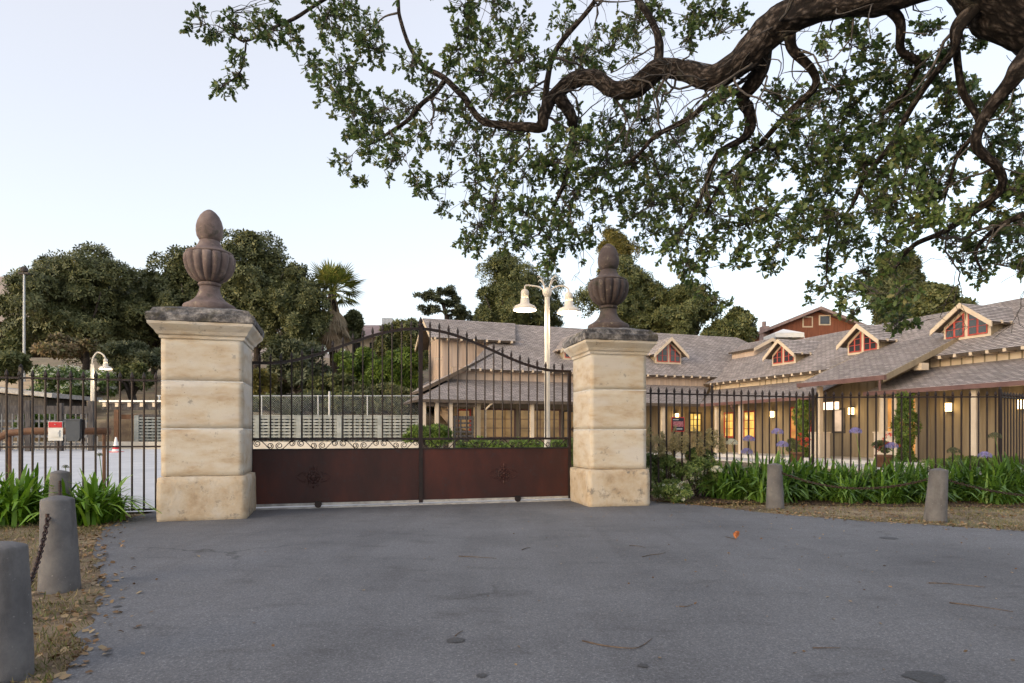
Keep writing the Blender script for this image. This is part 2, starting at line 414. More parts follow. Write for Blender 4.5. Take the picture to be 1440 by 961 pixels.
M = dict(
    asphalt=mat_asphalt(), stone=mat_stone(), plinth=mat_plinth(), cap=mat_cap(), urn=mat_urn('urn_purple_stone', 1.0), urn2=mat_urn('urn_mossy_stone', .55), shingle=mat_shingle(),
    rust=mat_rust(), bark=mat_bark(), oakbark=mat_oak_bark(), ground=mat_ground(),
    mortar=nmat('pale_mortar', (.50, .49, .47), (.62, .61, .59), 9, .9),
    oil=nmat('oil_darkened_asphalt', (.018, .018, .02), (.06, .06, .066), 75, .6, .5, 75, .006),
    mulch=nmat('bark_mulch', (.035, .02, .015), (.13, .075, .05), 26, .95, .8, 50, .03),
    iron=nmat('painted_iron', (.008, .005, .006), (.024, .011, .010), 9, .55, .2, 60, .003, .2),
    track=nmat('galvanised_track', (.25, .24, .24), (.42, .41, .40), 8, .6),
    plaza=mat_concrete('plaza_concrete', (.44, .45, .48), (.58, .59, .61)),
    walk=mat_concrete('walkway_concrete', (.46, .44, .42), (.60, .58, .55)),
    curb=mat_concrete('kerb_concrete', (.42, .38, .32), (.56, .52, .45)),
    bollard=mat_bollard(),
    chain=nmat('rusty_chain', (.02, .012, .011), (.06, .032, .028), 40, .7, metal=.4),
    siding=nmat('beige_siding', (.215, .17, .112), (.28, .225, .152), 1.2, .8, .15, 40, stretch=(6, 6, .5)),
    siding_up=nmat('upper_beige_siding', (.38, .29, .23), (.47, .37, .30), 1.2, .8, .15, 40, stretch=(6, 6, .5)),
    trim=nmat('cream_trim', (.52, .42, .31), (.60, .50, .38), 3, .7),
    post=nmat('porch_post_paint', (.50, .41, .31), (.58, .49, .38), 3, .7),
    fascia=nmat('maroon_gutter', (.11, .055, .05), (.16, .085, .075), 3, .5),
    soffit=nmat('dark_soffit_wood', (.06, .045, .035), (.10, .075, .055), 6, .85, stretch=(1, 1, 1)),
    red=nmat('red_window_frame', (.36, .045, .035), (.46, .07, .05), 3, .5),
    dglass=None,
    wood_dark=nmat('weathered_dark_wood', (.035, .032, .034), (.10, .09, .085), 5, .9, .4, 40, stretch=(4, 4, .6)),
    wood_grey=nmat('silvered_wood', (.10, .10, .105), (.20, .20, .205), 5, .9, .3, 40),
    wood_brown=nmat('brown_rail_wood', (.10, .045, .022), (.18, .085, .04), 5, .7),
    wood_red=nmat('redwood_siding', (.14, .045, .022), (.22, .075, .038), 1.5, .8, stretch=(5, 5, .6)),
    crib=nmat('pale_crib_concrete', (.20, .215, .205), (.31, .325, .31), 3, .9, .3, 30),
    galv=nmat('galvanised_pipe', (.38, .40, .42), (.50, .52, .54), 6, .5, metal=.4),
    lamp_paint=nmat('cream_lamp_paint', (.56, .50, .42), (.66, .60, .52), 3, .5),
    white=nmat('white_paint', (.72, .71, .70), (.80, .79, .78), 3, .6),
    mauve=nmat('mauve_roof', (.20, .14, .14), (.28, .21, .20), 2, .9),
    redpaint=nmat('sign_red', (.55, .015, .025), (.60, .02, .03), 3, .5),
    bluegrey=nmat('callbox_plastic', (.055, .065, .085), (.08, .092, .115), 5, .5),
    navy=nmat('sign_navy', (.012, .012, .03), (.018, .018, .04), 5, .5),
    pinkred=nmat('sign_pink_red', (.36, .08, .10), (.55, .22, .24), 60, .6, lo=.45, hi=.55),
    hill=nmat('dry_hill_grass', (.27, .21, .17), (.40, .32, .26), .012, .95),
    tanslope=nmat('dry_slope', (.36, .27, .18), (.48, .38, .27), .8, .95),
    bulb=emat('lit_bulb', (1.0, .88, .68), 14.0), lampglow=emat('lit_wall_lamp', (1.0, .72, .32), 3.0),
    win_yellow=mat_window('lit_window_yellow', (1.0, .60, .13), .62, 0), win_dim=mat_window('lit_window_dim', (.50, .29, .11), .26, 0),
    win_orange=mat_window('lit_entry_orange', (1.0, .42, .10), .45, 0), win_cream=mat_window('lit_notice_board', (.95, .66, .44), .5, 0),
    lantern=emat('lit_sign_box', (1.0, .72, .5), 1.0),
    oakleaf=leafmat('oak_leaves', [(.050, .092, .034), (.080, .135, .048), (.11, .17, .062), (.15, .205, .078), (.19, .18, .085)], .3, .45),
    treeleaf=leafmat('evergreen_oak_foliage', [(.065, .080, .040), (.10, .115, .056), (.138, .152, .072), (.18, .185, .09)], .15),
    treeleaf2=leafmat('mid_green_foliage', [(.065, .082, .036), (.095, .115, .048), (.13, .145, .060), (.17, .172, .075)], .15),
    yellowleaf=leafmat('yellow_green_foliage', [(.12, .12, .03), (.18, .16, .05), (.22, .18, .06)], .2),
    bushleaf=leafmat('bright_bush_foliage', [(.07, .12, .02), (.11, .17, .03), (.15, .21, .045)], .2),
    shrubleaf=leafmat('garden_shrub_foliage', [(.07, .12, .035), (.12, .19, .055), (.19, .26, .09), (.28, .33, .14)], .2),
    greyleaf=leafmat('grey_green_foliage', [(.06, .075, .04), (.09, .105, .06), (.12, .13, .08)], .15),
    drybrush=leafmat('dry_brush', [(.16, .12, .08), (.22, .17, .10), (.14, .15, .07)], .1),
    palmleaf=leafmat('palm_fronds', [(.10, .14, .03), (.17, .20, .045), (.26, .24, .07)], .2),
    palmdead=leafmat('dead_palm_skirt', [(.26, .19, .13), (.36, .27, .20), (.44, .36, .28)], .1),
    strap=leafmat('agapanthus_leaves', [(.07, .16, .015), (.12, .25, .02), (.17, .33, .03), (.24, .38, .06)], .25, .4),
    strap_dark=leafmat('shaded_agapanthus_leaves', [(.04, .095, .016), (.065, .14, .022), (.10, .20, .035), (.15, .26, .05)], .2, .4),  # darker copy of the agapanthus leaf greens, with shade put into the colour
    blue=leafmat('blue_florets', [(.18, .18, .50), (.26, .25, .60), (.32, .30, .62)], .3),
    whitefl=leafmat('white_florets', [(.70, .70, .68), (.80, .80, .76)], .3),
    paleplume=leafmat('pale_plumes', [(.34, .28, .16), (.42, .36, .2)], .2),
    redfl=leafmat('red_flowers', [(.55, .03, .03), (.65, .08, .05)], .2),
    grass=leafmat('dry_grass', [(.16, .12, .06), (.24, .19, .10), (.30, .25, .14), (.10, .13, .035), (.13, .17, .05)], .15),
    litter=leafmat('fallen_leaves', [(.14, .075, .035), (.22, .13, .07), (.30, .20, .12), (.36, .28, .19)], .1),
    twigbark=nmat('grey_twig_bark', (.04, .034, .031), (.10, .088, .082), 14, .9),
    twig=nmat('dead_twig', (.05, .035, .028), (.12, .085, .06), 20, .9),
    orangeleaf=nmat('orange_dead_leaf', (.30, .09, .03), (.42, .16, .06), 20, .7),
)
g_, n_, b_ = newmat('dark_window_glass')
b_.inputs['Base Color'].default_value = (.03, .03, .035, 1); b_.inputs['Roughness'].default_value = .06; b_.inputs['Specular IOR Level'].default_value = .8
M['dglass'] = g_

# ------------------------------------------------------------------ terrain
def sstep(a, b, x):
    t = min(1, max(0, (x - a) / (b - a))); return t * t * (3 - 2 * t)
def hgt(x, y):
    if y < 12: return 0.0
    L = 1 - sstep(-4.5, 1.5, x)
    t = min(1, (y - 12) / 17)
    z = .58 * t * L + .12 * t * (1 - L)
    if y > 29.6:
        z += L * (1.35 * sstep(29.8, 31.2, y) + .19 * max(0, min(y, 75) - 31.5))
    z += (1 - L) * .25 * max(0, min(y, 80) - 50)
    return z
def sheet(xs, ys, hf, uvs=False):
    mb = MB(); nx = len(xs)
    vs = [(x, y, hf(x, y)) for y in ys for x in xs]
    fs = [(j * nx + i, j * nx + i + 1, (j + 1) * nx + i + 1, (j + 1) * nx + i) for j in range(len(ys) - 1) for i in range(nx - 1)]
    return mb.add(vs, fs)
xs = [-1500, -700, -300, -150, -90] + [x * 1.25 for x in range(-48, 49)] + [90, 150, 300, 700, 1500]
ys = [-400, -150, -60, -25] + [y * 1.25 for y in range(-10, 70)] + [95, 110, 140, 200, 400, 900, 1500]
tag(sheet(xs, ys, lambda x, y: hgt(x, y) - (0.05 if 11 < y < 31 and x < 4 else 0)).build('ground', M['ground'], smooth=True), kind='structure')

# asphalt drive: outline in metres, road side behind the camera
DL = [(-30, 1.0), (-9, 1.2), (-4, 1.6), (-2.6, 2.3), (-2.36, 2.9), (-2.38, 3.36), (-2.52, 3.70), (-2.76, 4.15), (-3.18, 4.92), (-3.98, 6.13), (-4.97, 7.65), (-5.50, 8.60), (-5.72, 9.25), (-5.86, 9.9)]
DR = [(2.60, 12.3), (2.95, 12.0), (3.5, 11.4), (4.03, 10.64), (4.36, 10.2), (5.25, 9.45), (6.04, 9.0), (6.78, 8.48), (8.5, 7.7), (12, 6.6), (30, 4.5)]
def rag(pts, amp, k, seed):
    out = []
    for i in range(len(pts) - 1):
        for j in range(k):
            t = j / k; x = pts[i][0] * (1 - t) + pts[i + 1][0] * t; y = pts[i][1] * (1 - t) + pts[i + 1][1] * t
            w = amp * (mnoise.noise((x * 3, y * 3, seed)) + .6 * mnoise.noise((x * 11, y * 11, seed)))
            out.append((x + w, y + w * .6))
    return out + [pts[-1]]
drive_poly = rag(DL, .07, 8, 1.0) + [(-5.9, 10.66), (-4.43, 10.98), (1.14, 12.52), (1.9, 12.75)] + rag(DR, .07, 8, 2.0) + [(30, -30), (-30, -30)]
tag(MB().add([(x, y, .008) for x, y in drive_poly], [tuple(range(len(drive_poly)))]).build('driveway', M['asphalt']), kind='structure')

# pale courtyard behind the gate
GA = 15.55
def gline(x): return 10.92 + (x + 4.43) * math.tan(R(GA))
def plaza_h(x, y): return hgt(x, y) + .012
pxs = [-26 + .8 * i for i in range(37)]
mbp = MB(); rows = 24; vs = []
for j in range(rows + 1):
    for x in pxs:
        y0 = gline(x) if x > -5.9 else 10.62 + (x + 5.9) * .30
        y = y0 + (29.2 - y0) * j / rows
        vs.append((x, y, plaza_h(x, y)))
nx = len(pxs)
mbp.add(vs, [(j * nx + i, j * nx + i + 1, (j + 1) * nx + i + 1, (j + 1) * nx + i) for j in range(rows) for i in range(nx - 1)])
tag(mbp.build('courtyard_paving', M['plaza'], smooth=True), kind='structure')

# ------------------------------------------------------------------ gate pillars and urns
def worn(mb, amp, fq, seed, only_edge=None):
    for v in mb.v:
        p = v * fq + Vector((seed * 7.3, 0, 0))
        v += Vector((mnoise.noise(p), mnoise.noise(p + Vector((31, 0, 0))), mnoise.noise(p + Vector((0, 57, 0))))) * amp
def stone_block(w, d, z0, z1, fr, bev, seed, amp=.006, n=14):
    mb = MB(); h = z1 - z0
    nz = max(4, int(n * h / w)); 
    def g(i, k): return -.5 + i / k
    idx = {}
    def vert(a, b_, c):
        key = (round(a, 4), round(b_, 4), round(c, 4))
        if key not in idx:
            q = [a * w, b_ * d, c * h]
            core = [max(-s / 2 + bev, min(s / 2 - bev, t)) for s, t in zip((w, d, h), q)]
            dv = Vector(q) - Vector(core)
            if dv.length > 1e-9 and sum(abs(t) > 1e-9 for t in dv) > 1:
                dv = dv.normalized() * bev
            p = Vector(core) + dv
            idx[key] = len(mb.v); mb.v.append(fr(p.x, p.y, z0 + h / 2 + p.z))
        return idx[key]
    for ax, (na, nb) in enumerate(((n, nz), (n, nz), (n, n))):
        for sgn in (-.5, .5):
            for i in range(na):
                for j in range(nb):
                    qs = []
                    for di, dj in ((0, 0), (1, 0), (1, 1), (0, 1)):
                        a, b2 = g(i + di, na), g(j + dj, nb)
                        qs.append(vert(*((a, sgn, b2) if ax == 0 else (sgn, a, b2) if ax == 1 else (a, b2, sgn))))
                    flip = (ax == 0) == (sgn > 0) if ax < 2 else sgn < 0
                    if ax == 1: flip = sgn < 0
                    mb.f.append(tuple(qs[::-1] if flip else qs)); mb.uv.append(None)
    worn(mb, amp, 5.0, seed); worn(mb, amp * .5, 17.0, seed + 3)
    return mb
def square_loft(prof, fr, seed, amp=.006, n=12):
    mb = MB(); rings = []
    for hw, z in prof:
        pts = []
        for sx, sy, dx, dy in ((-1, -1, 1, 0), (1, -1, 0, 1), (1, 1, -1, 0), (-1, 1, 0, -1)):
            for k in range(n):
                t = 2 * k / n
                pts.append(fr((sx + dx * t) * hw, (sy + dy * t) * hw, z))
        rings.append(pts)
    m = 4 * n
    vs = [p for r in rings for p in r]
    fs = [(j * m + k, j * m + (k + 1) % m, (j + 1) * m + (k + 1) % m, (j + 1) * m + k) for j in range(len(prof) - 1) for k in range(m)]
    fs += [tuple(range(m - 1, -1, -1)), tuple((len(prof) - 1) * m + k for k in range(m))]
    # frame() mirrors the second axis, so turn the faces round
    mb.add(vs, [f[::-1] for f in fs])
    worn(mb, amp, 6.0, seed); worn(mb, amp * .6, 19.0, seed + 5)
    return mb

def pillar(fx, fy, ang, label, seed, courses, k=1.0):
    c, s = math.cos(R(ang)), math.sin(R(ang))
    hw = .625 * k
    cx, cy = fx + hw * c - hw * s, fy + hw * s + hw * c          # fx,fy: front left corner of the plinth
    fr0 = frame(cx, cy, ang)
    fr = lambda p, q, z: fr0(p * k, q * k, z)
    t = thing('stone_gate_pillar', label, 'gate pillar', (cx, cy, 0), 'stone pillars either side of the gate')
    stone_block(1.25, 1.25, -.03, .665, fr, .05, seed, .012).build('plinth', M['plinth'], t, smooth=True)
    for i in range(len(courses) - 1):
        stone_block(1.13, 1.13, courses[i] + .006, courses[i + 1] - .006, fr, .009, seed + i + 1, .004).build('stone_course', M['stone'], t, smooth=True)
    for zj in courses[1:-1]:
        MB().box((-.5625, -.5625, zj - .010), (.5625, .5625, zj + .010), fr).build('mortar_joint', M['mortar'], t)
    zt = courses[-1]
    # raised frame strip down the front corner
    square_loft([(.575, zt - .012), (.585, zt), (.587, zt + .035), (.60, zt + .045), (.615, zt + .055), (.64, zt + .10), (.69, zt + .155), (.715, zt + .185), (.72, zt + .225)], fr, seed + 6, .005).build('cornice', M['stone'], t, smooth=False)
    square_loft([(0.695, zt + .228), (0.730, zt + .236), (0.733, zt + .27), (0.733, zt + .325), (0.723, zt + .345), (0.685, zt + .36), (0.666, zt + .40), (0.652, zt + .43), (0.378, zt + .50)], fr, seed + 8, .016).build('capstone', M['cap'], t, smooth=False)
    return fr, (cx, cy, zt + .47)

frL, uL = pillar(-5.22, 9.36, GA, 'weathered limestone gate pillar beside the call box fence, nearest the camera', 3, (.66, 1.37, 2.08, 2.72))
frR, uR = pillar(1.35, 11.25, 12.0, 'weathered limestone gate pillar at the right end of the gate beside the white flowering shrub', 23, (.66, 1.37, 2.08, 2.72), .93)

def urn(loc, label, UM):
    t = thing('stone_urn', label, 'urn', loc, 'stone urn finials on the gate pillars')
    x, y, z = loc
    zu = z + .055
    def P(l): return [(r, h) for r, h in l]
    MB().lathe(P([(.385, 0), (.385, .115), (.365, .135), (.305, .165), (.235, .215), (.185, .28), (.157, .35), (.145, .43)]), (x, y, z), 36).build('pedestal', M[UM], t, smooth=True)
    MB().lathe(P([(.145, .376), (.165, .385), (.17, .41), (.16, .43), (.145, .436)]), (x, y, zu), 36).build('collar', M[UM], t, smooth=True)
    bowl = [(.13, .437), (.20, .46), (.27, .51), (.325, .58), (.36, .66), (.378, .74), (.382, .80), (.375, .845), (.355, .875), (.31, .885)]
    nl = 15
    def mod(j, a):
        k = abs(math.cos(a * nl / 2)) ** .55
        amt = (.06, .10, .15, .17, .17, .16, .15, .12, .07, 0)[j]
        return 1 - amt + amt * k
    MB().lathe(P(bowl), (x, y, zu), nl * 10, mod).build('gadrooned_bowl', M[UM], t, smooth=True)
    MB().lathe(P([(.345, .878), (.35, .90), (.335, .915), (.26, .945), (.20, .99), (.165, 1.05), (.145, 1.10)]), (x, y, zu), 36).build('neck', M[UM], t, smooth=True)
    egg = [(.11, 1.085), (.155, 1.115), (.188, 1.175), (.200, 1.25), (.197, 1.33), (.178, 1.41), (.142, 1.49), (.092, 1.55), (.045, 1.585), (.006, 1.60)]
    MB().lathe(P(egg), (x, y, zu), 40, lambda j, a: 1 - .035 * (abs(math.sin(a * 3 + j * .22)) < .16)).build('bud_finial', M[UM], t, smooth=True)
    return t
urn(uL, 'purple brown stone urn with egg finial on the pillar nearest the camera', 'urn')
urn(uR, 'dark mossy stone urn with egg finial on the pillar right of the gate', 'urn2')

# ------------------------------------------------------------------ sliding gate
GW = 5.80
gf = frame(-4.45, 10.83, GA)
def gtop(s):
    u = abs(s / GW - .5) * 2
    return 2.50 + .70 * (.5 + .5 * math.cos(math.pi * min(1, u / .93))) ** 1.0
gate = thing('iron_gate', 'wide rust brown iron sliding gate with arched top rail and solid lower panel', 'gate', gf(GW / 2, 0, 0))
def bar_mesh(name, h, r=.0145, tip=.0):
    mb = MB()
    mb.tube([(0, 0, 0), (0, 0, h)], r, 6)
    z = h
    mb.lathe([(r * 1.0, z - .012), (r * 1.75, z), (r * 1.75, z + .015), (r * 1.1, z + .03), (r * 1.7, z + .06), (r * 1.45, z + .09), (.002, z + .15)], (0, 0, 0), 6)
    return mb.mesh(name)
NB = 34
for i in range(1, NB):
    s = GW * i / NB
    if i == NB // 2:
        continue
    me = bar_mesh('bar', gtop(s) + .01 - 1.19)
    link('bar', me, M['iron'], gate, gf(s, 0, 1.19) - WL[gate.name])
MB().box((GW / 2 - .035, -.035, .05), (GW / 2 + .035, .035, gtop(GW / 2) + .05), gf).lathe([(.05, 0), (.055, .02), (.03, .05), (.04, .09), (.004, .17)], gf(GW / 2, 0, gtop(GW / 2) + .05), 8).build('centre_post', M['iron'], gate)
for s in (.03, GW - .03):
    MB().box((s - .03, -.028, .05), (s + .03, .028, 2.50), gf).build('stile', M['iron'], gate)
pts = [gf(GW * i / 60, 0, gtop(GW * i / 60)) for i in range(61)]
mb = MB(); up = Vector((0, 0, .024)); nv = gf(0, 1, 0) - gf(0, 0, 0)
ring = []
for p in pts:
    ring += [p - up + nv * .02, p - up - nv * .02, p + up - nv * .02, p + up + nv * .02]
mb.add(ring, [(4 * i + k, 4 * i + (k + 1) % 4, 4 * i + 4 + (k + 1) % 4, 4 * i + 4 + k) for i in range(60) for k in range(4)] + [(0, 3, 2, 1), (240, 241, 242, 243)])
mb.build('arched_top_rail', M['iron'], gate)
MB().box((.06, -.022, 1.185), (GW / 2 - .035, .022, 1.225), gf).build('middle_rail', M['iron'], gate)
MB().box((GW / 2 + .035, -.022, 1.185), (GW - .06, .022, 1.225), gf).build('middle_rail', M['iron'], gate)
for a, b in ((.06, GW / 2 - .035), (GW / 2 + .035, GW - .06)):
    pn = MB().box((a, -.012, .10), (b, .012, 1.03), gf).build('sheet_panel', M['rust'], gate)
    MB().box((a, -.024, 1.012), (b, .024, 1.04), gf).build('panel_rail', M['iron'], pn)
    # cast rosette on the panel
    cx = (a + b) / 2 - (.42 if a < 1 else -.12); cz = .545; d = .014
    o = MB()
    def G2(u, v, e=0): return gf(cx + u, d + e, cz + v)
    def ringt(u, v, r, w, n=20): o.tube([G2(u + r * math.cos(2 * math.pi * k / n), v + r * math.sin(2 * math.pi * k / n)) for k in range(n + 1)], w, 5, cap=False)
    ringt(0, 0, .055, .012); ringt(0, 0, .105, .010)
    o.tube([G2(0, 0, -.01), G2(0, 0, .02), G2(0, 0, .03)], [.03, .028, .005], 10)
    for k in range(8):
        an = 2 * math.pi * k / 8
        o.tube([G2(.06 * math.cos(an), .06 * math.sin(an)), G2(.085 * math.cos(an), .085 * math.sin(an), .012), G2(.125 * math.cos(an), .125 * math.sin(an))], [.006, .013, .004], 6)
    def spiral(u, v, r, a0, turn, sx=1):
        o.tube([G2(u + sx * r * (1 - k / 22) * math.cos(a0 + turn * k / 18), v + r * (1 - k / 22) * math.sin(a0 + turn * k / 18)) for k in range(19)], .006, 5)
    for sx in (-1, 1):
        for vy in (-1, 1):
            spiral(sx * .165, vy * .045, .05, 0, vy * 5.5, sx); spiral(sx * .06, vy * .135, .04, 1.2, vy * 5, sx)
            o.tube([G2(sx * .12, vy * .09), G2(sx * .20, vy * .07), G2(sx * .29, 0)], [.008, .010, .003], 5)
    o.tube([G2(0, .12), G2(0, .16), G2(0, .20)], [.012, .02, .003], 6); o.tube([G2(0, -.12), G2(0, -.16), G2(0, -.20)], [.012, .02, .003], 6)
    o.build('cast_rosette', M['rust'], pn)
# running scrolls between the rails
def scroll_mesh(flip):
    o = MB(); L = .352; pts = []
    def sp(cx, cz, r, a0, a1, rev):
        l = []
        for k in range(17):
            t = k / 16; a = a0 + (a1 - a0) * t; rr = r * (1 - .68 * t)
            l.append((cx + rr * math.cos(a), 0, cz + rr * math.sin(a)))
        return l[::-1] if rev else l
    A = sp(.07, .095, .062, math.pi * .5, math.pi * 3.6, True); B = sp(L - .075, .055, .055, -math.pi * .5, math.pi * 2.5, False)
    pth = A + [(.13, 0, .145), (.19, 0, .085), (.25, 0, .02)] + B
    if flip: pth = [(x, y, .152 - z) for x, y, z in pth]
    o.tube(pth, .0075, 5)
    return o.mesh('scroll')
sm = [scroll_mesh(False), scroll_mesh(True)]
for m_ in sm: m_.materials.append(M['iron'])
for h0 in (.06, GW / 2 + .04):
    for k in range(8):
        inst('scroll', sm[k % 2], gate, gf(h0 + k * .353, 0, 1.035), R(GA))
for s in (1.12, 4.72):
    w = MB(); c0 = gf(s, .03, .075)
    ax = (gf(0, 1, 0) - gf(0, 0, 0)); du = gf(1, 0, 0) - gf(0, 0, 0)
    prof = [c0 + (du * math.cos(2 * math.pi * k / 16) + Vector((0, 0, 1)) * math.sin(2 * math.pi * k / 16)) * .06 for k in range(16)]
    w.extrude(prof, ax * .03).box((s - .05, -.01, .07), (s + .05, .03, .13), gf)
    w.build('gate_wheel', M['iron'], gate)
MB().box((.0, -.02, .055), (GW, .02, .098), gf).build('bottom_rail', M['track'], gate)
tag(MB().box((-1.3, -.05, .002), (GW + .18, .05, .030), gf).build('gate_track', M['track'], loc=gf(GW / 2, 0, 0)), 'low galvanised steel track the sliding gate runs on', 'gate track')
lp = thing('latch_post', 'thin iron latch post in the gap between gate and right pillar', 'post', gf(GW + .12, 0, 0))
MB().tube([gf(GW + .12, .05, 0), gf(GW + .12, .05, 2.42)], .018, 8).build('post', M['iron'], lp)
MB().box((GW - .03, .04, 1.36), (GW + .28, .065, 1.40), gf).box((GW + .02, .03, 1.33), (GW + .07, .075, 1.43), gf).build('latch', M['iron'], lp)

# ------------------------------------------------------------------ iron fences
fence_bar = bar_mesh('fence_bar', 2.10, .0175); fence_bar.materials.append(M['iron'])
def fence(label, pts, sp, rails, posts=(), top=2.165, z0=0.0, shift=0.0):
    t = thing('iron_fence', label, 'fence', (pts[0][0], pts[0][1], z0))
    for a, b in zip(pts[:-1], pts[1:]):
        A, B = Vector((*a, 0)), Vector((*b, 0)); L = (B - A).length; d = (B - A) / L
        an = math.atan2(d.y, d.x); n = max(1, round(L / sp))
        fr = frame(A.x, A.y, math.degrees(an))
        for z in rails:
            MB().box((0, -.016, z - .014), (L, .016, z + .014), fr).build('rail', M['iron'], t)
        for i in range(n):
            p = A + d * (L * (i + .5) / n)
            inst('bar', fence_bar, t, (p.x, p.y, z0 + .05), an, (1, 1, (top - z0 + .0) / 2.165))
    for x, y, r in posts:
        MB().box((x - r, y - r, z0 - .05), (x + r, y + r, top + .16)).lathe([(r * 1.5, 0), (r * 1.5, .02), (.005, .06)], (x, y, top + .16), 4).build('post', M['iron'], t)
    return t
LF0, LF1 = (-5.72, 10.45), (-7.88, 9.85)
fence('short iron picket fence left of the near pillar carrying the call box', [LF0, LF1, (-10.6, 9.1)], .178, (2.165, 1.09, .07), [(-7.62, 9.93, .022), (-10.6, 9.1, .03)])
RF = [(2.62, 12.45), (6.51, 13.85), (10.43, 13.68), (12.6, 15.2)]
fence('long iron picket fence running right of the far pillar behind the agapanthus bed', RF, .182, (2.085, .16), [(4.05, 12.96, .018), (6.51, 13.85, .022), (10.43, 13.68, .022)], top=2.085)
# things hung on the fences
def fpt(a, b, t_, off, z):
    A, B = Vector((*a, 0)), Vector((*b, 0)); d = (B - A).normalized(); nn = Vector((d.y, -d.x, 0)); nn = nn if nn.y < 0 else -nn
    p = A + (B - A) * t_ + nn * off; p.z = z
    return p, math.degrees(math.atan2(d.y, d.x))
lfa = math.degrees(math.atan2(LF0[1] - LF1[1], LF0[0] - LF1[0]))
def on_left(px, py, off):
    for k in range(2000):
        p, _ = fpt(LF0, LF1, k / 2000, off, 0)
        if 720 + p.x / p.y * FP <= px: break
    return p.x, p.y, EYE + (HZ - py) / FP * p.y
x, y, z = on_left(78, 606.5, .05); f2 = frame(x, y, lfa)
t = thing('warning_sign', 'small white notice plate with red top band on left fence', 'sign', (x, y, z))
MB().box((-.1, -.008, z - .15), (.1, .0, z + .15), f2).build('plate', M['white'], t)
MB().box((-.092, .001, z + .055), (.092, .006, z + .142), f2).build('red_band', M['redpaint'], t)
MB().box((-.06, .001, z - .09), (.055, .014, z + .015), f2).box((-.045, .015, z - .06), (.04, .018, z - .01), f2).build('raised_label', M['white'], t)
MB().lathe([(.012, 0), (.012, .01)], f2(0, .008, z + .1), 8).build('screw', M['galv'], t)
x, y, z = on_left(104, 606, .09); f2 = frame(x, y, lfa)
t = thing('call_box', 'dark blue grey call box mounted on left fence bars', 'call box', (x, y, z))
MB().extrude([f2(-.1, -.05, z + .16), f2(.1, -.05, z + .16), f2(.095, -.05, z - .11), f2(.075, -.05, z - .16), f2(-.075, -.05, z - .16), f2(-.095, -.05, z - .11)], (f2(0, .1, 0) - f2(0, 0, 0))).build('housing', M['bluegrey'], t)
MB().box((-.108, -.06, z + .161), (.108, .06, z + .185), f2).build('hood', M['bluegrey'], t)
MB().box((.11, -.05, z + .02), (.14, -.02, z + .17), f2).tube([f2(.125, -.035, z + .03), f2(.12, -.035, z - .1), f2(.10, -.035, z - .2)], .012, 6).build('bracket', M['iron'], t)
def on_right(px, py, a, b, off):
    for k in range(3000):
        p, _ = fpt(a, b, k / 3000, off, 0)
        if 720 + p.x / p.y * FP >= px: break
    return p.x, p.y, EYE + (HZ - py) / FP * p.y
x, y, z = on_right(953.5, 597, RF[0], RF[1], .03)
f2 = frame(x, y, math.degrees(math.atan2(RF[1][1] - RF[0][1], RF[1][0] - RF[0][0])))
t = thing('security_sign', 'small navy notice sign with red border on right fence', 'sign', (x, y, z))
MB().box((-.15, -.006, z - .145), (.15, .0, z + .145), f2).build('red_border', M['redpaint'], t)
MB().box((-.132, .001, z - .127), (.132, .004, z + .127), f2).build('navy_face', M['navy'], t)
tl = MB()
for k in range(9): tl.box((-.12 + k * .015, .005, z + .085), (-.12 + k * .015 + .010, .007, z + .103), f2)
tl.build('small_print_line', M['white'], t)
MB().box((-.118, .005, z - .05), (.118, .007, z + .06), f2).build('large_print_block', M['pinkred'], t)
tl = MB()
for k in range(11): tl.box((-.09 + k * .017, .005, z - .103), (-.09 + k * .017 + .012, .007, z - .078), f2)
tl.build('small_print_line', M['white'], t)

# ------------------------------------------------------------------ bollards and chains
def bollard(x, y, label, lean=(0, 0), h=.76, seed=0):
    t = thing('concrete_bollard', label, 'bollard', (x, y, 0), 'tapered concrete bollards')
    mb = MB().lathe([(.152, -.04), (.151, .0), (.147, .10), (.134, .42), (.120, h - .02), (.118, h - .006), (.111, h), (.108, h + .002), (.05, h + .02), (.004, h + .028)], (x, y, 0), 28)
    worn(mb, .006, 6, seed)
    for v in mb.v:
        v.x += lean[0] * max(0, v.z); v.y += lean[1] * max(0, v.z)
    mb.build('shaft', M['bollard'], t, smooth=True)
    return t
BO = {}
for key, x, y, lab, lean in (('A', -2.72, 3.40, 'tapered concrete bollard cut off by the left edge, nearest the camera', (.0, 0)),
                             ('B', -3.76, 5.32, 'tapered concrete bollard in dry grass with a chain on its face', (-.02, 0)),
                             ('C', -6.32, 8.95, 'tapered concrete bollard between the two agapanthus clumps left of the drive', (0, 0)),
                             ('D', 4.58, 11.15, 'tapered concrete bollard standing by the right verge nearer the gate pillar', (0, 0)),
                             ('E', 6.28, 9.50, 'leaning tapered concrete bollard on the right verge, farther from the gate pillar', (.07, 0)),
                             ('F', 8.6, 7.9, 'tapered concrete bollard farthest right, outside the picture edge', (0, 0))):
    if key == 'F': continue
    bollard(x, y, lab, lean, h=.70 if key == 'A' else .76, seed=len(BO)); BO[key] = (x, y, lean)
link_me = MB().tube([(.021 * math.cos(a) * 1.55, .021 * .75 * math.sin(a), 0) for a in [2 * math.pi * k / 10 for k in range(11)]], .0062, 5, cap=False).mesh('chain_link', smooth=True)
link_me.materials.append(M['chain'])
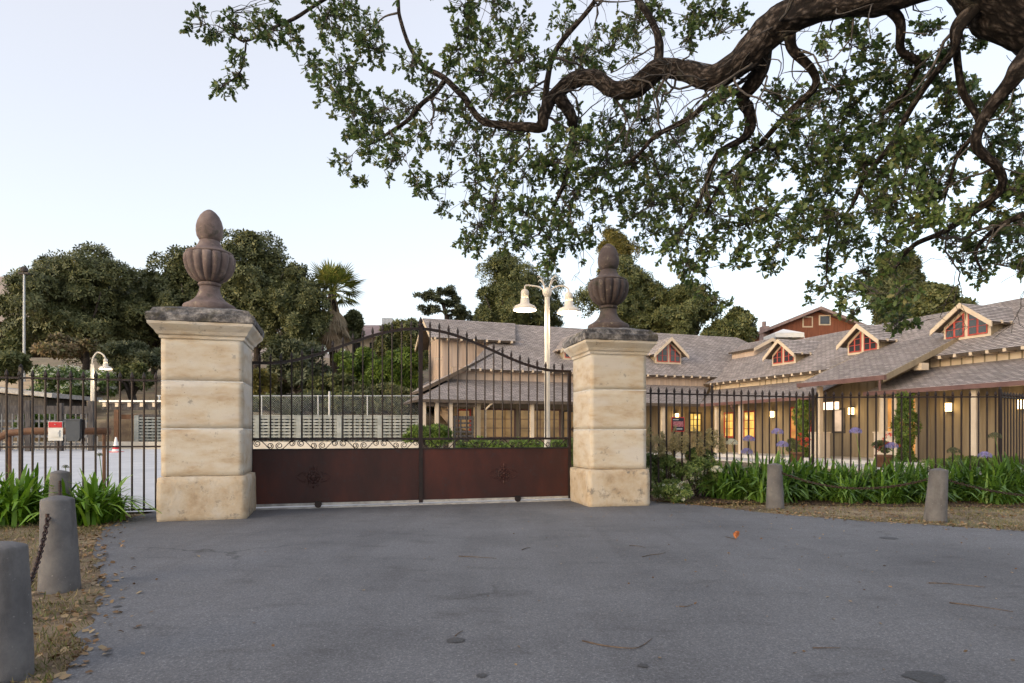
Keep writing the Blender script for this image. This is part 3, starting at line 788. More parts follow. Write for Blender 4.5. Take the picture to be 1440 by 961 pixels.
def chain(p, q, sag, label, lod=1):
    p, q = Vector(p), Vector(q)
    t = thing('hanging_chain', label, 'chain', p, 'rusty chains between the bollards')
    L = (q - p).length * (1 + sag * sag * 1.2); n = int(L / .047)
    prev = None
    def at(u): return p.lerp(q, u) - Vector((0, 0, sag * 4 * u * (1 - u)))
    for i in range(n):
        a, b = at(i / n), at((i + 1) / n); d = (b - a).normalized()
        rot = d.to_track_quat('X', 'Z').to_matrix().to_4x4() @ Matrix.Rotation(R(90) * (i % 2) + R(20), 4, 'X')
        o = link('chain_link', link_me, None, t, (a + b) / 2 - p)
        o.rotation_euler = rot.to_euler()
    MB().tube([p, p + Vector((0, 0, .03))], .018, 6).build('eye_bolt', M['chain'], t)
    return t
def face(k, toward, z=.62):
    x, y, l = BO[k]; d = (Vector(toward) - Vector((x, y))).normalized()
    return (x + l[0] * z + d.x * .118, y + d.y * .118, z)
chain(face('C', BO['B'][:2]), face('B', BO['C'][:2]), .22, 'rusty chain from the bollard among agapanthus to the next one')
chain(face('B', (BO['B'][0] + .05, 0)), face('A', BO['B'][:2], .42), .22, 'rusty chain hanging down the bollard in dry grass')
chain(face('D', BO['E'][:2]), face('E', BO['D'][:2]), .2, 'rusty chain between the two bollards on the right verge')
chain(face('E', (9.5, 9.6)), (9.4, 9.55, .50), .2, 'rusty chain running right from the leaning bollard out of the picture')
bollard(9.55, 9.5, 'tapered concrete bollard holding the far end of the right hand chain', seed=9)

bed = rag([(2.75, 12.35), (3.1, 12.05), (4.6, 11.75), (6.2, 11.45), (9, 11.2), (14, 10.9)], .10, 8, 5.0) + [(14, 16.5), (10.4, 14.6), (6.5, 14.9), (2.75, 13.6)]
tag(MB().add([(x, y, .014 + hgt(x, y)) for x, y in bed], [tuple(range(len(bed)))]).build('planting_bed', M['mulch']), kind='structure')

# ------------------------------------------------------------------ lodge building (own axes: p along left wing, q toward the camera along right wing)
B = frame(9.96, 33.8, 19.0)
lodge = thing('lodge_building', 'long shingle roofed lodge with porch, dormers and lit warm windows', 'building', B(0, 0, 0))
def roof(name, A, Bq, C, D, parent=lodge, rows=None, th=.10, course=.145, lip=.016):
    """A-B eave, C-D ridge (B below C); lapped courses over a deck"""
    A, Bq, C, D = map(Vector, (A, Bq, C, D))
    sl = ((D - A).length + (C - Bq).length) / 2
    n = rows or max(2, round(sl / course))
    nrm = (Bq - A).cross(D - A).normalized()
    if nrm.z < 0: nrm = -nrm
    mb = MB(); ea = (Bq - A).normalized()
    def uvof(p): d = p - A; return (d.dot(ea), (d - ea * d.dot(ea)).length)
    for i in range(n):
        a0, b0, a1, b1 = A.lerp(D, i / n), Bq.lerp(C, i / n), A.lerp(D, (i + 1) / n), Bq.lerp(C, (i + 1) / n)
        uo = (i * .37) % 1.0
        q = [a0 + nrm * lip, b0 + nrm * lip, b1, a1]
        v0, v1 = i * .145, (i + 1) * .145
        us = [(p - A).dot(ea) for p in q]
        flip = (q[1] - q[0]).cross(q[2] - q[0]).z < 0
        uv = [(us[0], v0 + .004), (us[1], v0 + .004), (us[2], v1), (us[3], v1)]
        vs = q + [a0, b0]
        f1, f2 = (0, 1, 2, 3), (4, 5, 1, 0)
        if flip: f1 = f1[::-1]; uv = uv[::-1]; f2 = f2[::-1]
        mb.add(vs, [f1, f2], [uv, [(us[0], v0), (us[1], v0), (us[1], v0 + .003), (us[0], v0 + .003)]])
    o = mb.build(name, M['shingle'], parent)
    dk = MB()
    top = [p - nrm * .004 for p in (A, Bq, C, D)]; bot = [p - nrm * th for p in (A, Bq, C, D)]
    dk.add(top + bot, [(0, 1, 2, 3), (7, 6, 5, 4), (0, 4, 5, 1), (1, 5, 6, 2), (2, 6, 7, 3), (3, 7, 4, 0)])
    dk.build('roof_deck', M['soffit'], o if parent is lodge else parent)
    return o
def bbox(name, a, b, mat, parent=lodge): return MB().box(a, b, B).build(name, mat, parent)
batten_me = MB().box((-.022, -.011, 0), (.022, .011, 1)).mesh('batten'); batten_me.materials.append(M['siding'])
batten_up = batten_me.copy(); batten_up.materials.clear(); batten_up.materials.append(M['siding_up'])
def battens(par, me, along, lo, hi, fixed, z0, z1, sp, skip=()):
    k = int((hi - lo) / sp)
    for i in range(k + 1):
        u = lo + (hi - lo) * i / max(1, k)
        if any(a - .03 < u < b + .03 for a, b in skip): continue
        P = B(u, fixed, z0) if along == 'p' else B(fixed, u, z0)
        inst('batten', me, par, P, R(19) if along == 'p' else R(19 + 90), (1, 1, z1 - z0))
# floors
tag(MB().box((-15.2, -9, -.5), (-.45, .45, .30), B).box((-.45, -9, -.5), (2.6, 18.3, .302), B).build('porch_floor', M['walk']), kind='structure')
tag(MB().box((-2.6, 1.2, -.5), (-.452, 18.3, .17), B).box((-15, .452, -.5), (-2.61, 2.6, .165), B).build('front_walkway', M['walk']), kind='structure')
# walls
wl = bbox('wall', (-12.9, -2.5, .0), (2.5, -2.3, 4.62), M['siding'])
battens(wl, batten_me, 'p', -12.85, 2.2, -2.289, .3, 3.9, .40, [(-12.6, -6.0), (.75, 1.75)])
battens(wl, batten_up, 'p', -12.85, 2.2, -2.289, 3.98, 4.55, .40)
wr = bbox('wall', (2.3, -2.3, .0), (2.5, 18.0, 4.2), M['siding'])
battens(wr, batten_me, 'q', -2.2, 17.9, 2.289, .3, 4.1, .40, [(-1.1, -.1), (.3, 1.5), (3.9, 5.3), (6.45, 7.2), (8.85, 10.6)])
bbox('wall', (2.5, 17.8, 0), (10.5, 18.0, 4.2), M['siding'])
bbox('wall', (-13.0, -9.5, 0), (-12.9, -2.3, 4.0), M['siding_up'])
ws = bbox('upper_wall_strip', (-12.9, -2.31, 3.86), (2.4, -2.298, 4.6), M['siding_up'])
bbox('upper_wall_strip', (2.298, -2.3, 3.70), (2.31, 18.0, 4.2), M['trim'])
# upper left gable block
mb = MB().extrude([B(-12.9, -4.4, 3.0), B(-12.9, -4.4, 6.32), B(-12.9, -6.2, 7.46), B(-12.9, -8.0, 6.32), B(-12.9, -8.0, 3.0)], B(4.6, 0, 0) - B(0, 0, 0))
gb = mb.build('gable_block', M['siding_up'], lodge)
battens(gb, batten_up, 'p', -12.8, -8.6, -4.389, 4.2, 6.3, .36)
for q in (-4.9, -5.4, -5.9, -6.5, -7.0, -7.5):
    inst('batten', batten_up, gb, B(-12.911, q, 4.2), R(109), (1, 1, 7.3 - 4.2 - abs(q + 6.2) * .64))
bbox('gable_brace', (-13.3, -4.5, 5.2), (-12.9, -4.42, 5.28), M['trim'])
roof('gable_roof', B(-13.6, -3.9, 6.28), B(-9.0, -3.9, 6.28), B(-8.2, -6.2, 7.66), B(-13.6, -6.2, 7.66))
roof('gable_roof', B(-9.0, -8.5, 6.28), B(-13.6, -8.5, 6.28), B(-13.6, -6.2, 7.66), B(-9.0, -6.2, 7.66))
for a, b in (((-3.9, 6.26), (-6.2, 7.64)), ((-8.5, 6.26), (-6.2, 7.64))):
    MB().extrude([B(-13.62, a[0], a[1] - .2), B(-13.62, a[0], a[1]), B(-13.62, b[0], b[1]), B(-13.62, b[0], b[1] - .2)], B(.06, 0, 0) - B(0, 0, 0)).build('bargeboard', M['trim'], lodge)
# left end roof running down to the left, seen edge on
def ez(p): return 3.4 + .5185 * (p + 14.6)
pts = [B(p, q, ez(p)) for p, q in ((-14.6, -1.72), (-12.35, -1.72), (-9.25, -4.2), (-9.25, -10.5), (-14.6, -10.5))]
mb = MB(); mb.add(pts, [(0, 1, 2, 3, 4)], [[(-1.72, 0), (-1.72, 2.5), (-4.2, 6), (-10.5, 6), (-10.5, 0)]])
er = mb.build('end_roof', M['shingle'], lodge)
MB().extrude([p - Vector((0, 0, .005)) for p in pts], (0, 0, -.13)).build('roof_deck', M['soffit'], er)
MB().extrude([B(-14.65, -1.70, ez(-14.65) - .17), B(-14.65, -1.70, ez(-14.65) + .02), B(-9.3, -1.70, ez(-9.3) + .02), B(-9.3, -1.70, ez(-9.3) - .17)][:2] + [B(-12.3, -1.70, ez(-12.3) + .02), B(-12.3, -1.70, ez(-12.3) - .17)], B(0, .05, 0) - B(0, 0, 0)).build('bargeboard', M['soffit'], lodge)
MB().extrude([B(-13.2, -2.32, 3.3), B(-12.3, -2.32, 3.3), B(-12.3, -2.32, ez(-12.3) - .15), B(-13.2, -2.32, ez(-13.2) - .15)], B(0, -.1, 0) - B(0, 0, 0)).build('end_wall', M['trim'], lodge)
# main roofs
rl = roof('main_roof', B(-12.3, -1.9, 4.5), B(11.0, -1.9, 4.5), B(7.2, -6.2, 7.6), B(-8.6, -6.2, 7.6))
roof('main_roof', B(11, -10.8, 4.5), B(-12, -10.8, 4.5), B(-8.6, -6.2, 7.6), B(7.2, -6.2, 7.6))
rr = roof('main_roof', B(1.8, -4.5, 4.12), B(1.8, 18.4, 4.12), B(6.3, 18.4, 6.55), B(6.3, -4.5, 6.55))
roof('main_roof', B(10.8, 18.4, 4.12), B(10.8, -4.5, 4.12), B(6.3, -4.5, 6.55), B(6.3, 18.4, 6.55))
r1 = roof('porch_roof', B(-15.0, .0, 2.86), B(.0, .0, 2.86), B(2.3, -2.36, 4.02), B(-12.9, -2.36, 4.02))
roof('porch_roof', B(-15.0, -8, 2.86), B(-15.0, .0, 2.86), B(-12.9, -2.36, 4.02), B(-12.9, -8, 4.02))
r2 = roof('porch_roof', B(.0, .0, 2.86), B(.0, 7.75, 2.86), B(2.36, 7.75, 3.80), B(2.36, -2.3, 3.80))
r3 = roof('porch_roof', B(.0, 10.3, 2.86), B(.0, 18.4, 2.86), B(2.36, 18.4, 3.80), B(2.36, 10.3, 3.80))
rc = roof('entry_roof', B(-.6, 7.6, 3.36), B(-.6, 11.62, 3.36), B(3.8, 11.62, 5.21), B(3.8, 7.6, 5.21))
for q in (7.58, 11.60):
    MB().extrude([B(-.66, q, 3.14), B(-.66, q, 3.36), B(3.8, q, 5.22), B(3.8, q, 5.0)], B(0, .06, 0) - B(0, 0, 0)).build('bargeboard', M['siding'], lodge)
bbox('beam_end', (1.0, 11.45, 3.6), (1.35, 11.75, 3.85), M['trim'])
# gutters
bbox('gutter', (-15.05, -.02, 2.72), (-.1, .09, 2.87), M['soffit'])
bbox('gutter', (-.09, .1, 2.72), (.02, 7.7, 2.87), M['fascia'])
bbox('gutter', (-.09, 10.25, 2.72), (.02, 18.4, 2.87), M['fascia'])
bbox('gutter', (-.70, 7.55, 3.20), (-.59, 11.68, 3.37), M['fascia'])
for q, p0, z in ((2.55, -.04, 2.72), (11.45, -.64, 3.2)):
    MB().tube([B(p0, q, z), B(p0, q, z - .12), B(.15 if p0 > -.3 else p0, q, z - .35), B(.15 if p0 > -.3 else p0, q, .32 if p0 > -.3 else 2.9)], .045, 8).build('downspout', M['fascia'], lodge)
# rafter tails
tail = MB().box((-.05, -.30, -.13), (.05, .28, 0)).mesh('rafter_tail'); tail.materials.append(M['trim'])
def tails(par, along, lo, hi, fixed, z, sp=.56):
    n = int((hi - lo) / sp)
    for i in range(n + 1):
        u = lo + sp * i
        inst('rafter_tail', tail, par, B(u, fixed, z) if along == 'p' else B(fixed, u, z), R(19) if along == 'p' else R(109))
tails(rl, 'p', -12.1, 2.0, -2.18, 4.55)
tails(rr, 'q', -1.6, 7.4, 2.08, 4.14); tails(rr, 'q', 11.8, 18.2, 2.08, 4.14)
tails(gb, 'p', -13.4, -9.2, -4.15, 6.30, .7)
# small raised roof behind the first right wing dormer
roof('clerestory_roof', B(4.75, -3.9, 6.22), B(4.75, -1.55, 6.22), B(6.0, -1.55, 6.85), B(6.0, -3.9, 6.85))
roof('clerestory_roof', B(7.25, -1.55, 6.22), B(7.25, -3.9, 6.22), B(6.0, -3.9, 6.85), B(6.0, -1.55, 6.85))
MB().extrude([B(4.95, -1.8, 5.3), B(4.95, -1.8, 6.2), B(6.0, -1.8, 6.7), B(7.05, -1.8, 6.2), B(7.05, -1.8, 5.3)], B(0, -2.0, 0) - B(0, 0, 0)).build('clerestory_wall', M['siding_up'], lodge)
MB().extrude([B(4.70, -1.54, 6.04), B(4.70, -1.54, 6.22), B(6.0, -1.54, 6.87), B(7.3, -1.54, 6.22), B(7.3, -1.54, 6.04), B(6.0, -1.54, 6.68)], B(0, .05, 0) - B(0, 0, 0)).build('bargeboard', M['trim'], lodge)
# dormers
def dormer(D, uc, hw, z0, ze, za, depth, label):
    body = MB().extrude([D(uc - hw, 0, z0 - .3), D(uc - hw, 0, ze), D(uc, 0, za - .06), D(uc + hw, 0, ze), D(uc + hw, 0, z0 - .3)], D(0, depth, 0) - D(0, 0, 0)).build('dormer', M['siding'], lodge)
    body['label'] = label
    MB().extrude([D(uc - hw - .004, -.02, z0 - .06), D(uc - hw - .004, -.02, ze), D(uc, -.02, za - .06), D(uc + hw + .004, -.02, ze), D(uc + hw + .004, -.02, z0 - .06)], D(0, .019, 0) - D(0, 0, 0)).build('front_board', M['trim'], body)
    sl = (za - ze) / hw; oh = .28
    for s in (-1, 1):
        e = D(uc + s * (hw + oh), -.38, ze - sl * oh + .06); e2 = D(uc + s * (hw + oh), depth, ze - sl * oh + .06)
        r_ = D(uc, -.38, za + .06); r2_ = D(uc, depth, za + .06)
        roof('dormer_roof', e, e2, r2_, r_, body, th=.07)
        bb = [D(uc + s * (hw + oh), -.40, ze - sl * oh - .12), D(uc + s * (hw + oh), -.40, ze - sl * oh + .07), D(uc, -.40, za + .07), D(uc, -.40, za - .12)]
        MB().extrude(bb, D(0, .05, 0) - D(0, 0, 0)).build('bargeboard', M['trim'], body)
        # window: red frame with panes under the slope
        a, b = (uc + s * .07, uc + s * (hw - .10))
        def ztop(u): return za - .20 - sl * abs(u - uc)
        zb = z0 + .10
        MB().extrude([D(a, -.03, zb), D(b, -.03, zb), D(b, -.03, ztop(b)), D(a, -.03, ztop(a))], D(0, -.03, 0) - D(0, 0, 0)).build('window_frame', M['red'], body)
        for ci in range(2):
            u0 = a + (b - a) * (ci + .10 - .02 * ci) / 2 + (b - a) * .03; u1 = a + (b - a) * (ci + .92) / 2
            zmax = ztop(a) - .04; rh = (zmax - zb - .03) / 3
            for ri in range(3):
                r0, r1 = zb + .035 + rh * ri + .012, zb + .035 + rh * (ri + 1) - .012
                t0, t1 = min(r1, ztop(u0) - .035), min(r1, ztop(u1) - .035)
                if max(t0, t1) < r0 + .03: continue
                MB().extrude([D(u0, -.062, min(r0, t0 - .01)), D(u1, -.062, min(r0, t1 - .01)), D(u1, -.062, t1), D(u0, -.062, t0)], D(0, -.006, 0) - D(0, 0, 0)).build('pane', M['dglass'], body)
    for s in (-1, 1):
        for k in range(3):
            inst('rafter_tail', tail, body, D(uc + s * (hw + .14), .15 + k * .5, ze - sl * .14 + .02), R(19) if abs((D(1, 0, 0) - D(0, 0, 0)).x) < .5 else R(109), (.8, .5, .8))
DR_ = lambda u, d, z: B(3.0 + d, u, z)
DL_ = lambda u, d, z: B(u, -3.0 - d, z)
dormer(DR_, 2.72, .80, 4.77, 5.36, 5.98, 3.0, 'gabled dormer with twin red windows above the first porch bay')
dormer(DR_, 7.45, .80, 4.77, 5.36, 5.98, 3.0, 'gabled dormer with twin red windows half hidden by oak leaves')
dormer(DR_, 11.95, .86, 4.77, 5.36, 6.0, 3.0, 'gabled dormer with twin red windows nearest the right edge')
dormer(DL_, -.05, .85, 5.29, 5.95, 6.70, 2.6, 'gabled dormer with twin red windows just right of the pillar')
dormer(DL_, -5.75, .85, 5.29, 5.95, 6.70, 2.6, 'gabled dormer with red window half behind the pillar')
# ground floor windows: frame part, panes as its pieces
def window(D, u0, u1, z0, z1, nc, nr, mat, fr='red', fw=.07, label=None):
    w = MB().box((0, 0, 0), (0, 0, 0)); w.v, w.f, w.uv = [], [], []
    def bx(a0, b0, a1, b1, d0, d1):
        vs = [D(u, d, z) for d in (d0, d1) for u, z in ((a0, b0), (a1, b0), (a1, b1), (a0, b1))]
        w.add(vs, [(0, 1, 2, 3), (7, 6, 5, 4), (0, 4, 5, 1), (1, 5, 6, 2), (2, 6, 7, 3), (3, 7, 4, 0)])
    lo, hi = min(u0, u1), max(u0, u1)
    bx(lo - fw, z0 - fw, lo, z1 + fw, .0, .05); bx(hi, z0 - fw, hi + fw, z1 + fw, .0, .05)
    bx(lo, z1, hi, z1 + fw, .0, .05); bx(lo, z0 - fw, hi, z0, .0, .06)
    cw, rh = (hi - lo) / nc, (z1 - z0) / nr
    for i in range(1, nc): bx(lo + cw * i - .016, z0, lo + cw * i + .016, z1, .012, .035)
    for j in range(1, nr): bx(lo, z0 + rh * j - .015, hi, z0 + rh * j + .015, .011, .034)
    o = w.build('window', M[fr], lodge)
    if label: o['label'] = label
    for i in range(nc):
        for j in range(nr):
            vs = [D(u, d, z) for d in (.004, .009) for u, z in ((lo + cw * i + .017, z0 + rh * j + .016), (lo + cw * (i + 1) - .017, z0 + rh * j + .016), (lo + cw * (i + 1) - .017, z0 + rh * (j + 1) - .016), (lo + cw * i + .017, z0 + rh * (j + 1) - .016))]
            MB().add(vs, [(0, 1, 2, 3), (7, 6, 5, 4), (0, 4, 5, 1), (1, 5, 6, 2), (2, 6, 7, 3), (3, 7, 4, 0)]).build('pane', M[mat], o)
WLq = lambda u, d, z: B(u, -2.3 + d, z)
WRp = lambda u, d, z: B(2.3 - d, u, z)
window(WLq, -12.55, -12.0, .5, 2.45, 1, 2, 'win_dim', 'red', label='red door with a glazed panel')
window(WLq, -11.66, -9.62, 1.12, 2.5, 4, 3, 'win_dim', 'fascia')
window(WLq, -9.28, -7.12, 1.12, 2.5, 4, 3, 'win_dim', 'fascia')
window(WLq, -6.85, -6.05, 1.12, 2.45, 2, 3, 'win_dim', 'wood_dark')
window(WLq, .91, 1.63, 1.42, 2.43, 3, 3, 'win_yellow', 'soffit')
window(WRp, -.97, -.27, 1.15, 2.4, 2, 3, 'win_yellow', 'red')
window(WRp, .62, 1.42, 1.12, 2.43, 2, 3, 'win_yellow', 'red')
window(WRp, 3.98, 5.2, .36, 2.5, 2, 2, 'win_orange', 'red', label='red framed glazed double door lit from inside')
window(WRp, 6.55, 7.10, 1.39, 2.34, 1, 1, 'win_cream', 'wood_dark', label='lit notice board in a dark frame')
window(WRp, 8.95, 10.5, .36, 2.72, 3, 2, 'win_orange', 'trim', label='brightly lit orange entry doors')
MB().box((-.04, 8.3, 2.26), (.04, 9.0, 2.56), B).build('lit_sign_box', M['lantern'], lodge)
# porch posts
post_me = MB().box((-.085, -.085, 0), (.085, .085, 1)).mesh('porch_post'); post_me.materials.append(M['post'])
for p, q, z1 in [(-14.7, -.3, 2.75), (-14.1, -.3, 2.75), (-13.45, -.3, 2.75), (-9.43, -.25, 2.75), (-6.0, -.25, 2.75), (-2.14, -.25, 2.75), (.28, 1.0, 2.75), (.28, 2.85, 2.75), (.25, 7.82, 3.25), (.25, 10.85, 2.75), (.25, 11.35, 2.75), (.25, 14.18, 2.75), (.25, 17.4, 2.75), (-.3, 7.7, 3.2)][:13]:
    inst('porch_post', post_me, lodge, B(p, q, .30), R(19), (1, 1, z1 - .3))
MB().tube([B(-11.8, -.2, .3), B(-11.8, -.2, 2.4), B(-11.6, -.1, 2.65), B(-11.5, .02, 2.74)], .05, 8).build('downspout', M['post'], lodge)
bbox('post_pedestal', (-.02, 7.55, .30), (.50, 8.1, 1.32), M['post']); bbox('post_pedestal', (-.02, 10.65, .30), (.50, 11.6, 1.32), M['post'])
bbox('pedestal_cap', (-.05, 7.52, 1.322), (.53, 8.13, 1.37), M['trim']); bbox('pedestal_cap', (-.05, 10.62, 1.322), (.53, 11.63, 1.37), M['trim'])
# lattice screen at the left porch corner
ls = bbox('lattice_frame', (-13.3, -.34, 1.95), (-12.35, -.28, 2.12), M['wood_dark'])
for k in range(6): MB().box((-13.3, -.33, .75 + k * .2), (-12.35, -.29, .83 + k * .2), B).build('lattice_slat', M['wood_dark'], ls)
for k in range(4): MB().box((-13.3 + k * .29, -.285, .5), (-13.22 + k * .29, -.27, 1.95), B).build('lattice_slat', M['wood_dark'], ls)
bbox('porch_beam', (-14.9, -.36, 2.55), (-12.2, -.22, 2.70), M['soffit'])
bbox('corner_pier', (-12.3, -.5, .3), (-12.02, -.2, 2.72), M['siding'])
# wall lamps
def wall_lamp(D, u, z):
    o = MB().box((0, 0, 0), (0, 0, 0)); o.v, o.f, o.uv = [], [], []
    def bx(mb, a0, b0, a1, b1, d0, d1):
        vs = [D(uu, d, zz) for d in (d0, d1) for uu, zz in ((a0, b0), (a1, b0), (a1, b1), (a0, b1))]
        mb.add(vs, [(0, 1, 2, 3), (7, 6, 5, 4), (0, 4, 5, 1), (1, 5, 6, 2), (2, 6, 7, 3), (3, 7, 4, 0)])
    bx(o, u - .09, z + .16, u + .09, z + .20, .0, .22); bx(o, u - .06, z - .15, u + .06, z + .16, .0, .03); bx(o, u - .09, z - .17, u + .09, z - .14, .03, .21)
    b = o.build('wall_lamp', M['wood_dark'], lodge)
    g = MB(); bx(g, u - .08, z - .138, u + .08, z + .158, .04, .20); g.build('lamp_glass', M['lampglow'], b)
    l = bpy.data.lights.new('wall_lamp_light', 'POINT'); l.energy = 5; l.color = (1, .68, .32); l.shadow_soft_size = .08
    lo = bpy.data.objects.new('wall_lamp_light', l); col.objects.link(lo); lo.parent = b; lo.location = D(u, .42, z) - WL[b.name]
for q in (-1.53, 2.8, 7.58, 11.86, 14.33): wall_lamp(WRp, q, 2.25)
wall_lamp(WLq, -.02, 2.26)

# ------------------------------------------------------------------ street lamps
def shade(mb, c, k=1.0):
    mb.lathe([(.085 * k, .26 * k), (.09 * k, .40 * k), (.075 * k, .44 * k), (.03 * k, .47 * k)], c, 16)
    mb.lathe([(.262 * k, -.01 * k), (.265 * k, .015 * k), (.258 * k, .045 * k), (.225 * k, .085 * k), (.16 * k, .115 * k), (.105 * k, .14 * k), (.09 * k, .265 * k)], c, 24, cap=False)
def bulb(parent, c, k, energy):
    MB().lathe([(.02, -.03 * k), (.12 * k, -.022 * k), (.2 * k, .0), (.225 * k, .03 * k), (.15 * k, .07 * k), (.05, .08 * k)], c, 20).build('lit_lens', M['bulb'], parent)
    l = bpy.data.lights.new('lamp_light', 'POINT'); l.energy = energy; l.color = (1, .85, .62); l.shadow_soft_size = .12
    lo = bpy.data.objects.new('lamp_light', l); col.objects.link(lo); lo.parent = parent; lo.location = Vector(c) + Vector((0, 0, -.2)) - WL[parent.name]
Yl = 14.5
base = W(769.5, 640, Yl); base.z = hgt(base.x, base.y)
tl = thing('street_lamp', 'cream twin headed street lamp lit behind the gate', 'street lamp', base)
ptop = W(769.5, 417, Yl)
MB().lathe([(.16, 0), (.16, .25), (.10, .35), (.075, .5), (.062, 1.6), (.058, ptop.z - base.z)], base, 16).build('pole', M['lamp_paint'], tl, smooth=False)
cr = MB().lathe([(.06, -.02), (.10, .05), (.105, .12), (.08, .18), (.03, .2)], ptop, 14)
for k in range(4):
    an = R(40 + 90 * k)
    d = Vector((math.cos(an), math.sin(an), 0))
    cr.tube([ptop + d * .05 + Vector((0, 0, .1)), ptop + d * .09 + Vector((0, 0, .24)), ptop + d * .17 + Vector((0, 0, .37)), ptop + d * .26 + Vector((0, 0, .42)), ptop + d * .30 + Vector((0, 0, .38))], [.022, .018, .014, .011, .007], 6)
cr.build('crown_scrolls', M['lamp_paint'], tl, smooth=True)
for sx, px, py in ((-1, 738, 436), (1, 800, 440)):
    h = W(px, py, Yl)
    top = h + Vector((0, 0, .47))
    MB().tube([tuple(v) for v in smooth_path([ptop + Vector((sx * .05, 0, .08)), ptop + Vector((sx * .16, 0, .20)), ptop + Vector((sx * .34, 0, .24)), top + Vector((-sx * .02, 0, .08)), top])], .018, 8).build('arm', M['lamp_paint'], tl, smooth=True)
    mb = MB(); shade(mb, h); hd = mb.build('lamp_head', M['lamp_paint'], tl, smooth=True)
    bulb(hd, h, 1.0, 12)
Yl = 29.0
base = W(130, 618, Yl)
t2 = thing('street_lamp', 'pale gooseneck street lamp lit beyond the left fence', 'street lamp', base)
tp = W(130, 512, Yl)
MB().lathe([(.22, -.6), (.22, .12), (.12, .16), (.085, .4), (.07, tp.z - base.z)], base, 14).build('pole', M['lamp_paint'], t2)
hd_ = W(148.5, 519, Yl)
MB().tube([tuple(v) for v in smooth_path([tp, tp + Vector((.02, 0, .25)), tp + Vector((.22, 0, .52)), Vector((hd_.x - .12, hd_.y, tp.z + .42)), hd_ + Vector((0, 0, .46))])], .035, 8).build('gooseneck', M['lamp_paint'], t2, smooth=True)
mb = MB(); shade(mb, hd_, 1.0); hh = mb.build('lamp_head', M['lamp_paint'], t2, smooth=True); bulb(hh, hd_, 1.0, 10)

# ------------------------------------------------------------------ walls and sheds beyond the courtyard
cw = thing('crib_wall', 'long pale open crib retaining wall behind the courtyard', 'retaining wall', (-7, 30, .6))
tag(MB().box((-26, 29.2, -.3), (-3.2, 29.75, .93)).build('courtyard_kerb_wall', M['curb'], loc=(-14, 29.2, .6)), 'low beige concrete kerb wall at the back of the courtyard', 'low wall')
x0, x1, ybk = -17.6, -4.3, 30.0
npan = 7
for i in range(npan):
    a, b = x0 + (x1 - x0) * i / npan, x0 + (x1 - x0) * (i + 1) / npan
    for r in range(8):
        z = .98 + r * .145
        MB().box((a + .12, ybk, z), (b - .12, ybk + .16, z + .085)).build('stretcher', M['crib'], cw)
    for k in range(7):
        xx = a + .2 + (b - a - .4) * k / 6
        MB().box((xx - .045, ybk + .09, .93), (xx + .045, ybk + .5, 2.09)).build('header', M['crib'], cw)
for i in range(npan + 1):
    a = x0 + (x1 - x0) * i / npan
    MB().box((a - .11, ybk - .03, .9), (a + .11, ybk + .2, 2.16)).build('pier', M['crib'], cw)
MB().box((x0, ybk - .02, 2.10), (x0 + 5.2, ybk + .25, 2.2)).build('coping', M['wood_dark'], cw)
MB().box((x0 + 5.3, ybk - .02, 2.10), (x1, ybk + .25, 2.16)).build('coping', M['crib'], cw)
tag(MB().box((x0 - .2, ybk + .55, .3), (x1 + .2, ybk + .9, 2.05)).build('bank_face', M['ground'], loc=(-10, 30.7, .5)), kind='structure')
cl = thing('chain_link_fence', 'galvanised chain link fence on top of the crib wall', 'fence', (-10, 31.2, 1.9))
cy0, cz0, cz1 = 31.2, 1.95, 3.14
MB().tube([(-17.4, cy0, cz1), (-3.6, cy0, cz1)], .022, 6).build('top_rail', M['galv'], cl)
for i, x in enumerate([-17.2, -14.8, -12.2, -9.45, -8.9, -7.05, -4.4]):
    MB().tube([(x, cy0, cz0 - .3), (x, cy0, cz1 + (.22 if i == 4 else .03))], .05 if i == 4 else .028, 8).build('post', M['galv'], cl)
wm = MB(); nW = 120; wlen = 13.6; hh_ = cz1 - cz0
for k in range(-11, nW):
    for sg in (1, -1):
        xa = -17.3 + k * wlen / nW * 1.0 if sg > 0 else -17.3 + (k + 11) * wlen / nW
        xb = xa + sg * hh_
        pa, pb = Vector((xa, cy0, cz0)), Vector((xb, cy0, cz1))
        if pa.x < -17.3 or pb.x < -17.3 or pa.x > -3.6 or pb.x > -3.6: continue
        wm.tube([pa, pb], .0035, 3, cap=False)
tag(wm.build('wire_mesh', M['galv'], cl), kind='stuff')
# weathered wooden lattice fence and shed on the left
lf = thing('weathered_lattice_fence', 'dark weathered wooden lattice fence at the far left of the courtyard', 'fence', (-19, 27.5, .5))
fa = frame(-24.5, 27.0, 8)
for i in range(6):
    MB().box((i * 1.25 - .1, -.1, .3), (i * 1.25 + .1, .1, 2.62 + .1 * (i % 2)), fa).build('post', M['wood_dark'], lf)
    if i < 5:
        MB().box((i * 1.25 + .1, -.05, 2.15), (i * 1.25 + 1.15, .05, 2.5), fa).build('top_board', M['wood_dark'], lf)
        for k in range(4): MB().box((i * 1.25 + .1, -.03, .8 + k * .33), (i * 1.25 + 1.15, .03, .9 + k * .33), fa).build('slat', M['wood_grey'], lf)
        for k in range(5): MB().box((i * 1.25 + .2 + k * .21, .031, .6), (i * 1.25 + .25 + k * .21, .06, 2.15), fa).build('slat', M['wood_grey'], lf)
pg = thing('trellis_shelter', 'dark timber trellis shelter with pale flat roof beyond the left fence', 'shelter', (-17.5, 30.5, .6))
MB().box((-19.3, 29.9, 2.78), (-14.2, 31.6, 2.86)).build('flat_roof', M['white'], pg)
MB().box((-19.2, 30.0, 2.42), (-14.3, 30.12, 2.70)).build('beam', M['wood_dark'], pg)
for k in range(9): MB().box((-19.1 + k * .58, 29.85, 2.55), (-18.95 + k * .58, 29.99, 2.74)).build('rafter_end', M['trim'], pg)
